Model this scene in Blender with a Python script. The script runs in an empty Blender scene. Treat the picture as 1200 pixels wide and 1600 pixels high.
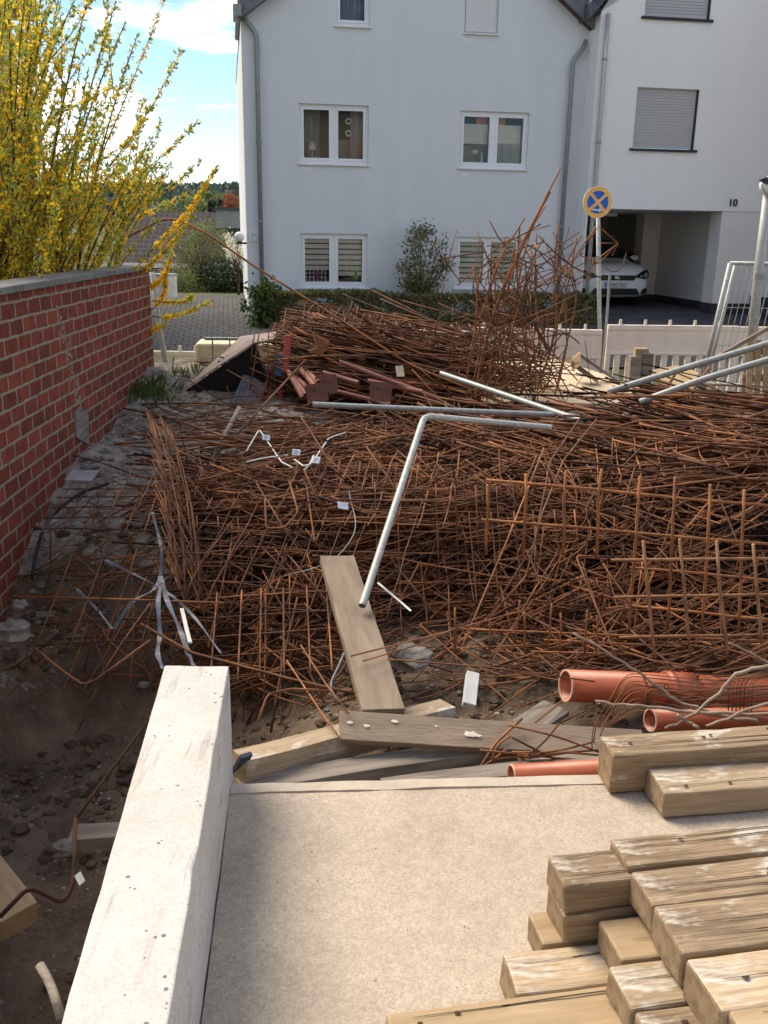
import bpy, bmesh, math, random
from mathutils import Vector, Matrix, noise, geometry
R = math.radians
random.seed(7)
S = bpy.context.scene
COL = S.collection
# ---------------------------------------------------------------- camera
FPX, EYE, PITCH, ROLL = 1430.0, 2.1, R(16.9), R(0.9)
cd = bpy.data.cameras.new("camera"); cam = bpy.data.objects.new("camera", cd); COL.objects.link(cam)
S.camera = cam
cd.sensor_fit = 'VERTICAL'; cd.sensor_height = 24; cd.lens = 24 * FPX / 1600
cd.clip_start = .05; cd.clip_end = 5000
cam.matrix_world = Matrix.Translation((0, 0, EYE)) @ Matrix.Rotation(R(90) - PITCH, 4, 'X') @ Matrix.Rotation(ROLL, 4, 'Z')
S.render.resolution_x = 768; S.render.resolution_y = 1024
S.view_settings.view_transform = 'Standard'; S.view_settings.look = 'None'
S.view_settings.exposure = 2.0; S.view_settings.gamma = 1
# ---------------------------------------------------------------- sky and sun
SUN_EL, SUN_AZ = R(50), R(-50)          # azimuth clockwise from +Y: ahead and to the left
w = bpy.data.worlds.new("World"); S.world = w; w.use_nodes = True
nt = w.node_tree; N = nt.nodes; L = nt.links
bg = N['Background']; bg.inputs['Strength'].default_value = .060
sky = N.new('ShaderNodeTexSky'); sky.sky_type = 'NISHITA'; sky.sun_disc = False
sky.sun_elevation = SUN_EL; sky.sun_rotation = SUN_AZ; sky.air_density = 1.0; sky.dust_density = .25; sky.ozone_density = 2.6
tc = N.new('ShaderNodeTexCoord'); mp = N.new('ShaderNodeMapping'); mp.inputs['Scale'].default_value = (1.5, 1.5, 6.5)
mp.inputs['Location'].default_value = (.35, .2, .62)
nz = N.new('ShaderNodeTexNoise'); nz.inputs['Scale'].default_value = 2.1; nz.inputs['Detail'].default_value = 9; nz.inputs['Roughness'].default_value = .55
cr = N.new('ShaderNodeValToRGB'); cr.color_ramp.elements[0].position = .515; cr.color_ramp.elements[1].position = .66
mx = N.new('ShaderNodeMix'); mx.data_type = 'RGBA'
L.new(tc.outputs['Generated'], mp.inputs[0]); L.new(mp.outputs[0], nz.inputs['Vector']); L.new(nz.outputs[0], cr.inputs[0])
L.new(cr.outputs[0], mx.inputs[0]); hsv = N.new('ShaderNodeHueSaturation'); hsv.inputs['Saturation'].default_value = 1.12; hsv.inputs['Value'].default_value = .78; L.new(sky.outputs[0], hsv.inputs['Color']); L.new(hsv.outputs[0], mx.inputs[6]); mx.inputs[7].default_value = (11.5, 10.7, 9.8, 1)
L.new(mx.outputs[2], bg.inputs[0])
sd = bpy.data.lights.new("sun", 'SUN'); sun = bpy.data.objects.new("sun", sd); COL.objects.link(sun)
sd.energy = 1.5; sd.angle = R(32); sd.color = (1, .87, .70)
sv = Vector((math.sin(SUN_AZ) * math.cos(SUN_EL), math.cos(SUN_AZ) * math.cos(SUN_EL), math.sin(SUN_EL)))
sun.rotation_euler = sv.to_track_quat('Z', 'Y').to_euler(); sun.location = sv * 60
# ---------------------------------------------------------------- pixel -> point helpers (pixels of the 1200 x 1600 photograph)
fw = Vector((0, math.cos(PITCH), -math.sin(PITCH))); _r = Vector((1, 0, 0)); _u = _r.cross(fw)
rt = _r * math.cos(ROLL) + _u * math.sin(ROLL); up = -_r * math.sin(ROLL) + _u * math.cos(ROLL)
EYEV = Vector((0, 0, EYE))
def ray(x, y): return fw * FPX + rt * (x - 600) - up * (y - 800)
def aty(x, y, Y): d = ray(x, y); return EYEV + d * (Y / d.y)
def atz(x, y, Z): d = ray(x, y); return EYEV + d * ((Z - EYE) / d.z)
def sm(a, b, x):
    t = min(1, max(0, (x - a) / (b - a))); return t * t * (3 - 2 * t)
def lerp(a, b, t): return a + (b - a) * t
def nzv(x, y, z=0, s=1): return noise.noise(Vector((x * s, y * s, z)))
# ---------------------------------------------------------------- terrain
def g0(x, y):
    if y < 13: z = 0
    elif y < 20.5: z = .073 * (y - 13)
    else: z = .55
    if y > 24: z -= 3.2 * sm(24, 60, y)
    if y > 120: z += 27 * sm(120, 700, y)
    site = (1 - sm(11.2, 12.6, y)) * (1 - sm(5.5, 7.5, abs(x)))
    if y < 13: z -= .1 * sm(10, 12, y)
    if site > 0:
        c = -.27 + .5 * sm(4.6, 7.5, y)                       # behind the slab, under the heap
        pit = -1.15 + .25 * sm(2.2, 4.2, y) + .95 * sm(4.4, 6.3, y) + .25 * sm(6, 7.4, y) + .3 * sm(8, 10.4, y)
        t = sm(-1.1, -.1, x + .1 * sm(3, 6, y)) if y > 3.3 else (1 if x > -.62 else 0)
        if 3.0 < y <= 3.6: t = lerp(1 if x > -.62 else 0, sm(-1.0, -.2, x), sm(3.0, 3.6, y))
        z = lerp(z, lerp(pit, c, t), site)
    return z
def ground(x, y):
    z = g0(x, y)
    if y < 12.5 and abs(x) < 7:
        z += .09 * nzv(x, y, 3, 1.3) + .06 * nzv(x, y, 7, 4) + .045 * abs(nzv(x, y, 2, 9)) + .02 * nzv(x, y, 5, 20)
    return z
# ---------------------------------------------------------------- materials
MATS = {}
def mat(name, col, rough=.8, var=.12, scale=6, bump=0, bscale=40, metal=0, col2=None, isl=0, stretch=None, spec=.3, uvrib=0, objr=0, trans=0, detail=6):
    m = bpy.data.materials.new(name); m.use_nodes = True; nt = m.node_tree; N = nt.nodes; L = nt.links
    b = N['Principled BSDF']; b.inputs['Roughness'].default_value = rough; b.inputs['Metallic'].default_value = metal
    b.inputs['Specular IOR Level'].default_value = spec
    tc = N.new('ShaderNodeTexCoord'); v = tc.outputs['Object']
    if stretch:
        mp = N.new('ShaderNodeMapping'); mp.inputs['Scale'].default_value = stretch; L.new(v, mp.inputs[0]); v = mp.outputs[0]
    if objr:
        oi = N.new('ShaderNodeObjectInfo'); ad = N.new('ShaderNodeVectorMath'); ad.operation = 'ADD'
        ml = N.new('ShaderNodeMath'); ml.operation = 'MULTIPLY'; ml.inputs[1].default_value = 37
        L.new(oi.outputs['Random'], ml.inputs[0]); L.new(v, ad.inputs[0]); L.new(ml.outputs[0], ad.inputs[1]); v = ad.outputs[0]
    nz = N.new('ShaderNodeTexNoise'); nz.inputs['Scale'].default_value = scale; nz.inputs['Detail'].default_value = detail; nz.inputs['Roughness'].default_value = .62
    L.new(v, nz.inputs['Vector'])
    c2 = col2 or tuple(max(0, c * (1 - 2.2 * var)) for c in col)
    c1 = col if col2 else tuple(min(1, c * (1 + var)) for c in col)
    cr = N.new('ShaderNodeValToRGB'); e = cr.color_ramp.elements
    e[0].position = .34; e[1].position = .66; e[0].color = (*c2, 1); e[1].color = (*c1, 1)
    L.new(nz.outputs[0], cr.inputs[0]); out = cr.outputs[0]
    rnd = None
    if isl: g = N.new('ShaderNodeNewGeometry'); rnd = g.outputs['Random Per Island']; amt = isl
    if objr: rnd = oi.outputs['Random']; amt = objr
    if rnd:
        mr = N.new('ShaderNodeMapRange'); mr.inputs[3].default_value = 1 - amt; mr.inputs[4].default_value = 1 + amt * .8; L.new(rnd, mr.inputs[0])
        hs = N.new('ShaderNodeHueSaturation'); L.new(mr.outputs[0], hs.inputs['Value']); L.new(out, hs.inputs['Color']); out = hs.outputs[0]
    L.new(out, b.inputs['Base Color'])
    if bump:
        n2 = N.new('ShaderNodeTexNoise'); n2.inputs['Scale'].default_value = bscale; n2.inputs['Detail'].default_value = 5; L.new(v, n2.inputs['Vector'])
        bp = N.new('ShaderNodeBump'); bp.inputs['Strength'].default_value = bump; bp.inputs['Distance'].default_value = .02
        L.new(n2.outputs[0], bp.inputs['Height']); L.new(bp.outputs[0], b.inputs['Normal'])
    if uvrib:
        wv = N.new('ShaderNodeTexWave'); wv.inputs['Scale'].default_value = uvrib; wv.bands_direction = 'Y'; wv.inputs['Distortion'].default_value = .4
        L.new(tc.outputs['UV'], wv.inputs[0]); bp = N.new('ShaderNodeBump'); bp.inputs['Strength'].default_value = .5; bp.inputs['Distance'].default_value = .003
        L.new(wv.outputs[0], bp.inputs['Height']); L.new(bp.outputs[0], b.inputs['Normal'])
    if trans:
        tr = N.new('ShaderNodeBsdfTranslucent'); L.new(out, tr.inputs[0]); ms = N.new('ShaderNodeMixShader'); ms.inputs[0].default_value = trans
        L.new(b.outputs[0], ms.inputs[1]); L.new(tr.outputs[0], ms.inputs[2]); L.new(ms.outputs[0], N['Material Output'].inputs[0])
    MATS[name] = m; return m
mat('dirt', (.20, .145, .097), .95, bump=1, bscale=45, col2=(.075, .052, .034), scale=3.2, detail=12)
mat('bank', (.40, .345, .28), .95, bump=1, bscale=25, col2=(.09, .075, .06), scale=7, detail=12)
mat('mortar', (.32, .26, .20), .95, scale=20)
mat('clod', (.16, .11, .07), .95, col2=(.07, .05, .033), scale=14, isl=.3, bump=.8, bscale=60)
mat('rubble', (.34, .31, .27), .95, bump=.8, bscale=30, col2=(.12, .1, .08), scale=9, isl=.35)
mat('rust', (.35, .142, .052), .62, col2=(.055, .024, .014), scale=5, isl=.6, spec=.35, uvrib=40)
mat('rust_obj', (.36, .145, .052), .62, col2=(.075, .032, .018), scale=6, objr=.5, spec=.35, uvrib=40)
mat('rust_dark_shade', (.05, .022, .013), .9, col2=(.015, .008, .006), scale=5, isl=.4, spec=.15)  # heap shade put into the colour of deep bars; also dark pit rods
mat('rust_orange', (.42, .17, .058), .65, col2=(.17, .068, .028), scale=7, isl=.25, uvrib=40)
mat('rust_tan', (.40, .24, .12), .8, col2=(.2, .09, .04), scale=7, isl=.2, uvrib=40)
mat('rust_plate', (.23, .1, .065), .8, col2=(.14, .06, .04), scale=8)
mat('grey_stone', (.24, .235, .215), .85, col2=(.15, .145, .135), scale=9, bump=.3)
mat('primer', (.36, .16, .12), .6, col2=(.25, .1, .07), scale=6, isl=.2)
mat('red_paint', (.42, .05, .045), .5, col2=(.25, .035, .03), scale=8)
mat('galv', (.34, .36, .34), .5, metal=.3, col2=(.22, .24, .23), scale=25, spec=.5)
mat('galv_pale', (.50, .50, .46), .5, metal=.1, col2=(.34, .35, .32), scale=25, spec=.5)
mat('concrete_white', (.74, .68, .60), .85, col2=(.62, .57, .50), scale=5, bump=.25, bscale=140, detail=10)
mat('concrete_slab', (.45, .365, .265), .9, col2=(.28, .22, .155), scale=1.6, bump=.3, bscale=240, detail=12)
mat('concrete_rim', (.52, .45, .36), .9, col2=(.40, .34, .27), scale=6, bump=.3, bscale=140, detail=10)
mat('wood_old', (.39, .285, .175), .85, col2=(.20, .14, .08), scale=6, stretch=(.6, 9, 9), bump=.5, bscale=12, objr=.3, detail=10)
mat('wood_pale', (.46, .355, .23), .85, col2=(.32, .235, .145), scale=6, stretch=(.6, 9, 9), bump=.4, bscale=12, objr=.25, detail=10)
mat('wood_fresh', (.45, .33, .19), .8, col2=(.33, .235, .13), scale=6, stretch=(.6, 4, 4), bump=.2, bscale=12, objr=.2)
mat('wood_grey', (.30, .26, .21), .9, col2=(.17, .14, .11), scale=6, stretch=(.5, 4, 4), bump=.4, bscale=12, objr=.2)
mat('plank', (.30, .235, .165), .85, col2=(.20, .15, .105), scale=5, stretch=(.6, 3, 3), bump=.2, bscale=30)
mat('formply', (.62, .50, .34), .75, col2=(.52, .41, .27), scale=4)
mat('wood_mark', (.75, .70, .6), .9, col2=(.6, .52, .4), scale=20)
mat('dark_split', (.05, .035, .022), .95)
mat('pvc_orange', (.42, .105, .04), .42, var=.12, scale=4, spec=.5)
mat('pvc_cut', (.70, .42, .30), .7)
mat('branch', (.36, .29, .22), .85, col2=(.22, .16, .11), scale=20)
mat('strap', (.19, .205, .24), .45, var=.2)
mat('white_plastic', (.72, .72, .68), .5, var=.08)
mat('tag_white', (.72, .76, .82), .5, var=.1)
mat('dark_blue', (.05, .07, .11), .6)
mat('tag_blue', (.08, .2, .5), .5)
mat('grey_zinc', (.36, .36, .37), .4, metal=.3)
mat('render_grey', (.71, .725, .73), .95, var=.018, scale=1.2, stretch=(2.2, 2.2, .35), detail=9, bump=.15, bscale=150)
mat('render_white', (.88, .86, .82), .95, var=.012, scale=1.2, stretch=(2.2, 2.2, .35), detail=9, bump=.15, bscale=150)
mat('render_bright', (.82, .78, .72), .95, var=.03, scale=.7, bump=.15, bscale=150)
mat('render_garage', (.80, .79, .77), .95, var=.03, scale=.7)
mat('opp_wall', (.80, .70, .55), .95, var=.02, scale=.7)
mat('plinth', (.05, .052, .055), .9)
mat('pvc_white', (.82, .82, .82), .35, var=.01, spec=.4)
mat('sill_white', (.78, .77, .76), .5, var=.04)
mat('shutter', (.50, .49, .49), .6, var=.02)
mat('shutter_white', (.72, .72, .70), .6, var=.02)
mat('trim_dark', (.03, .032, .04), .5)
mat('roof_trim', (.17, .18, .2), .6, var=.15)
mat('slate', (.10, .11, .135), .6, var=.3, scale=14)
mat('verge_brown', (.12, .06, .045), .7)
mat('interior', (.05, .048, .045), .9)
mat('curtain', (.62, .62, .6), .9, var=.15, scale=5, stretch=(9, 1, .3), trans=.3)
mat('curtain_grey', (.3, .33, .36), .9, var=.3, scale=5, stretch=(9, 1, .3), trans=.2)
mat('blind', (.88, .88, .78), .8, var=.04, trans=.1)
mat('wicker', (.30, .25, .17), .9)
mat('orange_cloth', (.75, .25, .04), .8)
mat('asphalt', (.085, .085, .09), .95, var=.2, scale=3, bump=.3, bscale=120)
mat('soil_grass', (.09, .11, .035), .95, col2=(.05, .06, .025), scale=.4)
mat('barrier', (.90, .76, .61), .55, var=.05, scale=4)  # cream plastic, its colour warmed to stand in for bounced light
mat('barrier_cream', (.88, .82, .62), .55, var=.05, scale=4)
mat('foam', (.88, .80, .50), .8, var=.1)
mat('brown_sheet', (.33, .24, .19), .6, var=.12)
mat('black_sheet', (.012, .011, .011), .6)
mat('tile_roof', (.09, .07, .065), .7, var=.3, scale=2)
mat('leaf', (.10, .15, .035), .6, col2=(.05, .085, .02), scale=3, isl=.45, trans=.35)
mat('leaf_lime', (.48, .52, .10), .6, col2=(.32, .38, .06), scale=3, isl=.35, trans=.5)
mat('leaf_hedge', (.27, .25, .10), .65, col2=(.14, .14, .05), scale=4, isl=.5, trans=.3)
mat('leaf_pale', (.22, .26, .08), .6, col2=(.12, .15, .05), scale=2, isl=.35, trans=.4)
mat('leaf_dark', (.028, .05, .02), .6, isl=.4, trans=.15)
mat('leaf_rust', (.33, .10, .04), .6, isl=.35, trans=.3)
mat('leaf_wine', (.20, .05, .05), .6, isl=.35, trans=.3)
mat('petal', (1.0, .76, .05), .6, col2=(.97, .60, .03), scale=3, isl=.2, trans=.6)
mat('petal_white', (.75, .75, .62), .6, isl=.15, trans=.4)
mat('bark', (.13, .085, .05), .9, var=.3, scale=12)
mat('far_forest_haze', (.13, .165, .12), .8, isl=.35)  # tree green lightened; distance haze is painted into this colour
mat('grass', (.10, .16, .035), .7, isl=.4, trans=.4)
mat('car_white', (.86, .87, .88), .25, var=.01, spec=.6)
mat('car_black', (.012, .012, .014), .35, spec=.5)
mat('car_glass', (.02, .025, .03), .06, spec=.8)
mat('lamp_glass', (.35, .37, .38), .12, spec=.8, col2=(.08, .08, .09), scale=18)
mat('tyre', (.02, .02, .02), .9)
mat('alloy', (.5, .5, .5), .3, metal=.8)
mat('chrome', (.7, .7, .72), .12, metal=1)
mat('plate_white', (.75, .75, .75), .5)
mat('sign_red_reflection', (.95, .40, .07), .45, col2=(.95, .55, .12), scale=2.5)  # red face made orange: the reflection on it is put into the colour
mat('sign_blue', (.02, .14, .62), .45)
mat('sign_white', (.8, .8, .78), .4)
mat('toy_pink', (.6, .12, .35), .6); mat('toy_teal', (.1, .42, .42), .6); mat('toy_red', (.65, .1, .06), .6); mat('toy_green', (.15, .6, .08), .6); mat('toy_violet', (.2, .12, .4), .6)
mat('steel_black', (.03, .03, .035), .5)
mat('lamp_white', (.85, .85, .83), .3, var=.01)
mat('beige_wall', (.52, .44, .34), .9, var=.04)
def glass_mat():
    m = bpy.data.materials.new('pane_glass'); m.use_nodes = True; nt = m.node_tree; N = nt.nodes; L = nt.links
    N.remove(N['Principled BSDF']); f = N.new('ShaderNodeFresnel'); f.inputs[0].default_value = 1.6
    g = N.new('ShaderNodeBsdfGlossy'); g.inputs['Roughness'].default_value = .01; t = N.new('ShaderNodeBsdfTransparent'); t.inputs[0].default_value = (.96, .97, .96, 1)
    ms = N.new('ShaderNodeMixShader'); L.new(f.outputs[0], ms.inputs[0]); L.new(t.outputs[0], ms.inputs[1]); L.new(g.outputs[0], ms.inputs[2]); L.new(ms.outputs[0], N['Material Output'].inputs[0])
    MATS['glass'] = m
glass_mat()
def brick_mat(name, c1, c2, mortar, bw, rh, ms, swap, dark=None, squash=1, bump=.8, off=.5):
    m = bpy.data.materials.new(name); m.use_nodes = True; nt = m.node_tree; N = nt.nodes; L = nt.links; b = N['Principled BSDF']; b.inputs['Roughness'].default_value = .9
    b.inputs['Specular IOR Level'].default_value = .2
    tc = N.new('ShaderNodeTexCoord'); sp = N.new('ShaderNodeSeparateXYZ'); cb = N.new('ShaderNodeCombineXYZ'); L.new(tc.outputs['Object'], sp.inputs[0])
    L.new(sp.outputs[swap[0]], cb.inputs[0]); L.new(sp.outputs[swap[1]], cb.inputs[1])
    nd = N.new('ShaderNodeTexNoise'); nd.inputs['Scale'].default_value = 7; nd.inputs['Detail'].default_value = 4; L.new(tc.outputs['Object'], nd.inputs['Vector'])
    sc = N.new('ShaderNodeVectorMath'); sc.operation = 'SCALE'; sc.inputs['Scale'].default_value = .022 if bw < .5 else 0; L.new(nd.outputs[1], sc.inputs[0])
    ad = N.new('ShaderNodeVectorMath'); L.new(cb.outputs[0], ad.inputs[0]); L.new(sc.outputs[0], ad.inputs[1])
    bk = N.new('ShaderNodeTexBrick'); bk.offset = off; bk.inputs['Scale'].default_value = 1; bk.inputs['Brick Width'].default_value = bw; bk.inputs['Row Height'].default_value = rh
    bk.inputs['Mortar Size'].default_value = ms; bk.inputs['Mortar Smooth'].default_value = .25; bk.inputs['Bias'].default_value = -.1
    bk.inputs['Color1'].default_value = (*c1, 1); bk.inputs['Color2'].default_value = (*c2, 1); bk.inputs['Mortar'].default_value = (*mortar, 1)
    L.new(ad.outputs[0], bk.inputs['Vector'])
    n2 = N.new('ShaderNodeTexNoise'); n2.inputs['Scale'].default_value = 9; n2.inputs['Detail'].default_value = 8; L.new(tc.outputs['Object'], n2.inputs['Vector'])
    mr = N.new('ShaderNodeMapRange'); mr.inputs[1].default_value = .3; mr.inputs[2].default_value = .7; mr.inputs[3].default_value = .72; mr.inputs[4].default_value = 1.2; L.new(n2.outputs[0], mr.inputs[0])
    hs = N.new('ShaderNodeHueSaturation'); hs.inputs['Saturation'].default_value = 1.05; L.new(bk.outputs[0], hs.inputs['Color']); L.new(mr.outputs[0], hs.inputs['Value']); L.new(hs.outputs[0], b.inputs['Base Color'])
    n3 = N.new('ShaderNodeTexNoise'); n3.inputs['Scale'].default_value = 60; L.new(tc.outputs['Object'], n3.inputs['Vector'])
    sb = N.new('ShaderNodeMath'); sb.operation = 'MULTIPLY_ADD'; sb.inputs[1].default_value = -1.0; L.new(bk.outputs['Fac'], sb.inputs[0]); 
    ml = N.new('ShaderNodeMath'); ml.operation = 'MULTIPLY'; ml.inputs[1].default_value = .6; L.new(n3.outputs[0], ml.inputs[0]); L.new(ml.outputs[0], sb.inputs[2])
    bp = N.new('ShaderNodeBump'); bp.inputs['Strength'].default_value = bump; bp.inputs['Distance'].default_value = .01; L.new(sb.outputs[0], bp.inputs['Height']); L.new(bp.outputs[0], b.inputs['Normal'])
    MATS[name] = m
brick_mat('brickwork', (.29, .078, .05), (.165, .05, .034), (.34, .275, .205), .255, .112, .011, (0, 2))
brick_mat('brick_far', (.26, .1, .07), (.2, .07, .05), (.4, .36, .33), .25, .08, .01, (1, 2))
brick_mat('paving', (.10, .095, .09), (.075, .072, .07), (.02, .02, .02), .2, .2, .014, (0, 1), bump=.3)
brick_mat('roof_tiles', (.05, .043, .045), (.038, .034, .036), (.10, .09, .09), .22, .24, .016, (0, 1), bump=.6, off=0)
def concrete_mat(name, base, pits, lo=.62, hi=.72):
    m = MATS[name]; nt = m.node_tree; N = nt.nodes; L = nt.links; b = N['Principled BSDF']; src = b.inputs['Base Color'].links[0].from_socket
    tc = N.new('ShaderNodeTexCoord'); mp = N.new('ShaderNodeMapping'); mp.inputs['Scale'].default_value = pits; L.new(tc.outputs['Object'], mp.inputs[0])
    v = N.new('ShaderNodeTexNoise'); v.inputs['Scale'].default_value = 1; v.inputs['Detail'].default_value = 4; v.inputs['Roughness'].default_value = .7; L.new(mp.outputs[0], v.inputs['Vector'])
    cr = N.new('ShaderNodeValToRGB'); cr.color_ramp.elements[0].position = lo; cr.color_ramp.elements[1].position = hi
    L.new(v.outputs[0], cr.inputs[0]); mx = N.new('ShaderNodeMix'); mx.data_type = 'RGBA'; L.new(cr.outputs[0], mx.inputs[0]); L.new(src, mx.inputs[6]); mx.inputs[7].default_value = (*base, 1)
    L.new(mx.outputs[2], b.inputs['Base Color'])
def concrete2(name, hi, lo, speck, pores, streak, sscale=85):
    m = bpy.data.materials.new(name); m.use_nodes = True; nt = m.node_tree; N = nt.nodes; L = nt.links; b = N['Principled BSDF']; b.inputs['Roughness'].default_value = .9; b.inputs['Specular IOR Level'].default_value = .2
    tc = N.new('ShaderNodeTexCoord'); v = tc.outputs['Object']
    def noise_(sc, det, rough=.6, vec=None):
        n = N.new('ShaderNodeTexNoise'); n.inputs['Scale'].default_value = sc; n.inputs['Detail'].default_value = det; n.inputs['Roughness'].default_value = rough; L.new(vec or v, n.inputs['Vector']); return n.outputs[0]
    def ramp(src, p0, p1, c0, c1):
        r = N.new('ShaderNodeValToRGB'); e = r.color_ramp.elements; e[0].position = p0; e[1].position = p1; e[0].color = (*c0, 1); e[1].color = (*c1, 1); L.new(src, r.inputs[0]); return r.outputs[0]
    def mixc(kind, fac, a, b_):
        x = N.new('ShaderNodeMix'); x.data_type = 'RGBA'; x.blend_type = kind
        if isinstance(fac, float): x.inputs[0].default_value = fac
        else: L.new(fac, x.inputs[0])
        L.new(a, x.inputs[6])
        if isinstance(b_, tuple): x.inputs[7].default_value = (*b_, 1)
        else: L.new(b_, x.inputs[7])
        return x.outputs[2]
    c = ramp(noise_(2.2, 8, .65), .3, .7, lo, hi)
    c = mixc('MULTIPLY', 1.0, c, ramp(noise_(sscale, 3, .7), .36, .64, (1 - speck,) * 3, (1 + speck,) * 3))
    c = mixc('MULTIPLY', 1.0, c, ramp(noise_(sscale * .3, 3, .7), .35, .65, (1 - speck * .45,) * 3, (1 + speck * .4,) * 3))
    if streak:
        mp = N.new('ShaderNodeMapping'); mp.inputs['Scale'].default_value = (30, 2.2, 14); mp.inputs['Rotation'].default_value = (0, 0, .14); L.new(v, mp.inputs[0])
        s = ramp(noise_(1, 6, .7, mp.outputs[0]), .53, .62, (0, 0, 0), (1, 1, 1)); s2 = ramp(noise_(1.6, 3), .42, .58, (0, 0, 0), (streak,) * 3)
        c = mixc('MIX', mixc('MULTIPLY', 1.0, s, s2), c, (.34, .30, .25))
    vo = N.new('ShaderNodeTexVoronoi'); vo.inputs['Scale'].default_value = 34; L.new(v, vo.inputs['Vector'])
    th = ramp(noise_(9, 2), .45, .7, (.02,) * 3, (pores,) * 3)
    lt = N.new('ShaderNodeMath'); lt.operation = 'LESS_THAN'; L.new(vo.outputs['Distance'], lt.inputs[0]); L.new(th, lt.inputs[1])
    c = mixc('MIX', lt.outputs[0], c, tuple(x * .38 for x in lo)); L.new(c, b.inputs['Base Color'])
    bp = N.new('ShaderNodeBump'); bp.inputs['Strength'].default_value = .35; bp.inputs['Distance'].default_value = .004; L.new(noise_(sscale, 4, .7), bp.inputs['Height']); L.new(bp.outputs[0], b.inputs['Normal'])
    MATS[name] = m
concrete2('concrete_white', (.59, .56, .515), (.49, .455, .41), .12, .22, .85, 110)
concrete2('concrete_slab', (.47, .395, .305), (.35, .29, .22), .17, .13, 0, 130)
concrete_mat('wood_old', (.47, .40, .30), (3, 12, 12))
concrete_mat('wood_pale', (.30, .21, .13), (1.2, 26, 26))
concrete_mat('wood_old', (.17, .115, .07), (1.6, 6, 6), .54, .66)
concrete_mat('wood_old', (.50, .45, .36), (3.3, 8, 8), .57, .66)
concrete_mat('wood_pale', (.58, .53, .44), (2.5, 7, 7), .54, .64)
concrete_mat('wood_pale', (.27, .18, .11), (2.1, 8, 8), .58, .7)
concrete_mat('wood_fresh', (.30, .20, .11), (2, 30, 30))
concrete_mat('dirt', (.30, .26, .21), (30, 30, 30))
def end_grain():
    m = bpy.data.materials.new('wood_end'); m.use_nodes = True; nt = m.node_tree; N = nt.nodes; L = nt.links; b = N['Principled BSDF']; b.inputs['Roughness'].default_value = .95
    tc = N.new('ShaderNodeTexCoord'); oi = N.new('ShaderNodeObjectInfo'); mp = N.new('ShaderNodeMapping'); mp.inputs['Location'].default_value = (0, .03, .16); L.new(tc.outputs['Object'], mp.inputs[0])
    wv = N.new('ShaderNodeTexWave'); wv.wave_type = 'RINGS'; wv.rings_direction = 'X'; wv.inputs['Scale'].default_value = 38; wv.inputs['Distortion'].default_value = 2.5; wv.inputs['Detail'].default_value = 3; L.new(mp.outputs[0], wv.inputs[0])
    nz = N.new('ShaderNodeTexNoise'); nz.inputs['Scale'].default_value = 26; nz.inputs['Detail'].default_value = 8; L.new(tc.outputs['Object'], nz.inputs['Vector'])
    ad = N.new('ShaderNodeMath'); ad.operation = 'MULTIPLY_ADD'; ad.inputs[1].default_value = .35; L.new(wv.outputs[0], ad.inputs[0]); L.new(nz.outputs[0], ad.inputs[2])
    cr = N.new('ShaderNodeValToRGB'); e = cr.color_ramp.elements; e[0].position = .35; e[1].position = .95; e[0].color = (.13, .085, .045, 1); e[1].color = (.36, .26, .15, 1); L.new(ad.outputs[0], cr.inputs[0]); L.new(cr.outputs[0], b.inputs['Base Color'])
    bp = N.new('ShaderNodeBump'); bp.inputs['Strength'].default_value = .6; bp.inputs['Distance'].default_value = .004; L.new(ad.outputs[0], bp.inputs['Height']); L.new(bp.outputs[0], b.inputs['Normal']); MATS['wood_end'] = m
end_grain()
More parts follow.
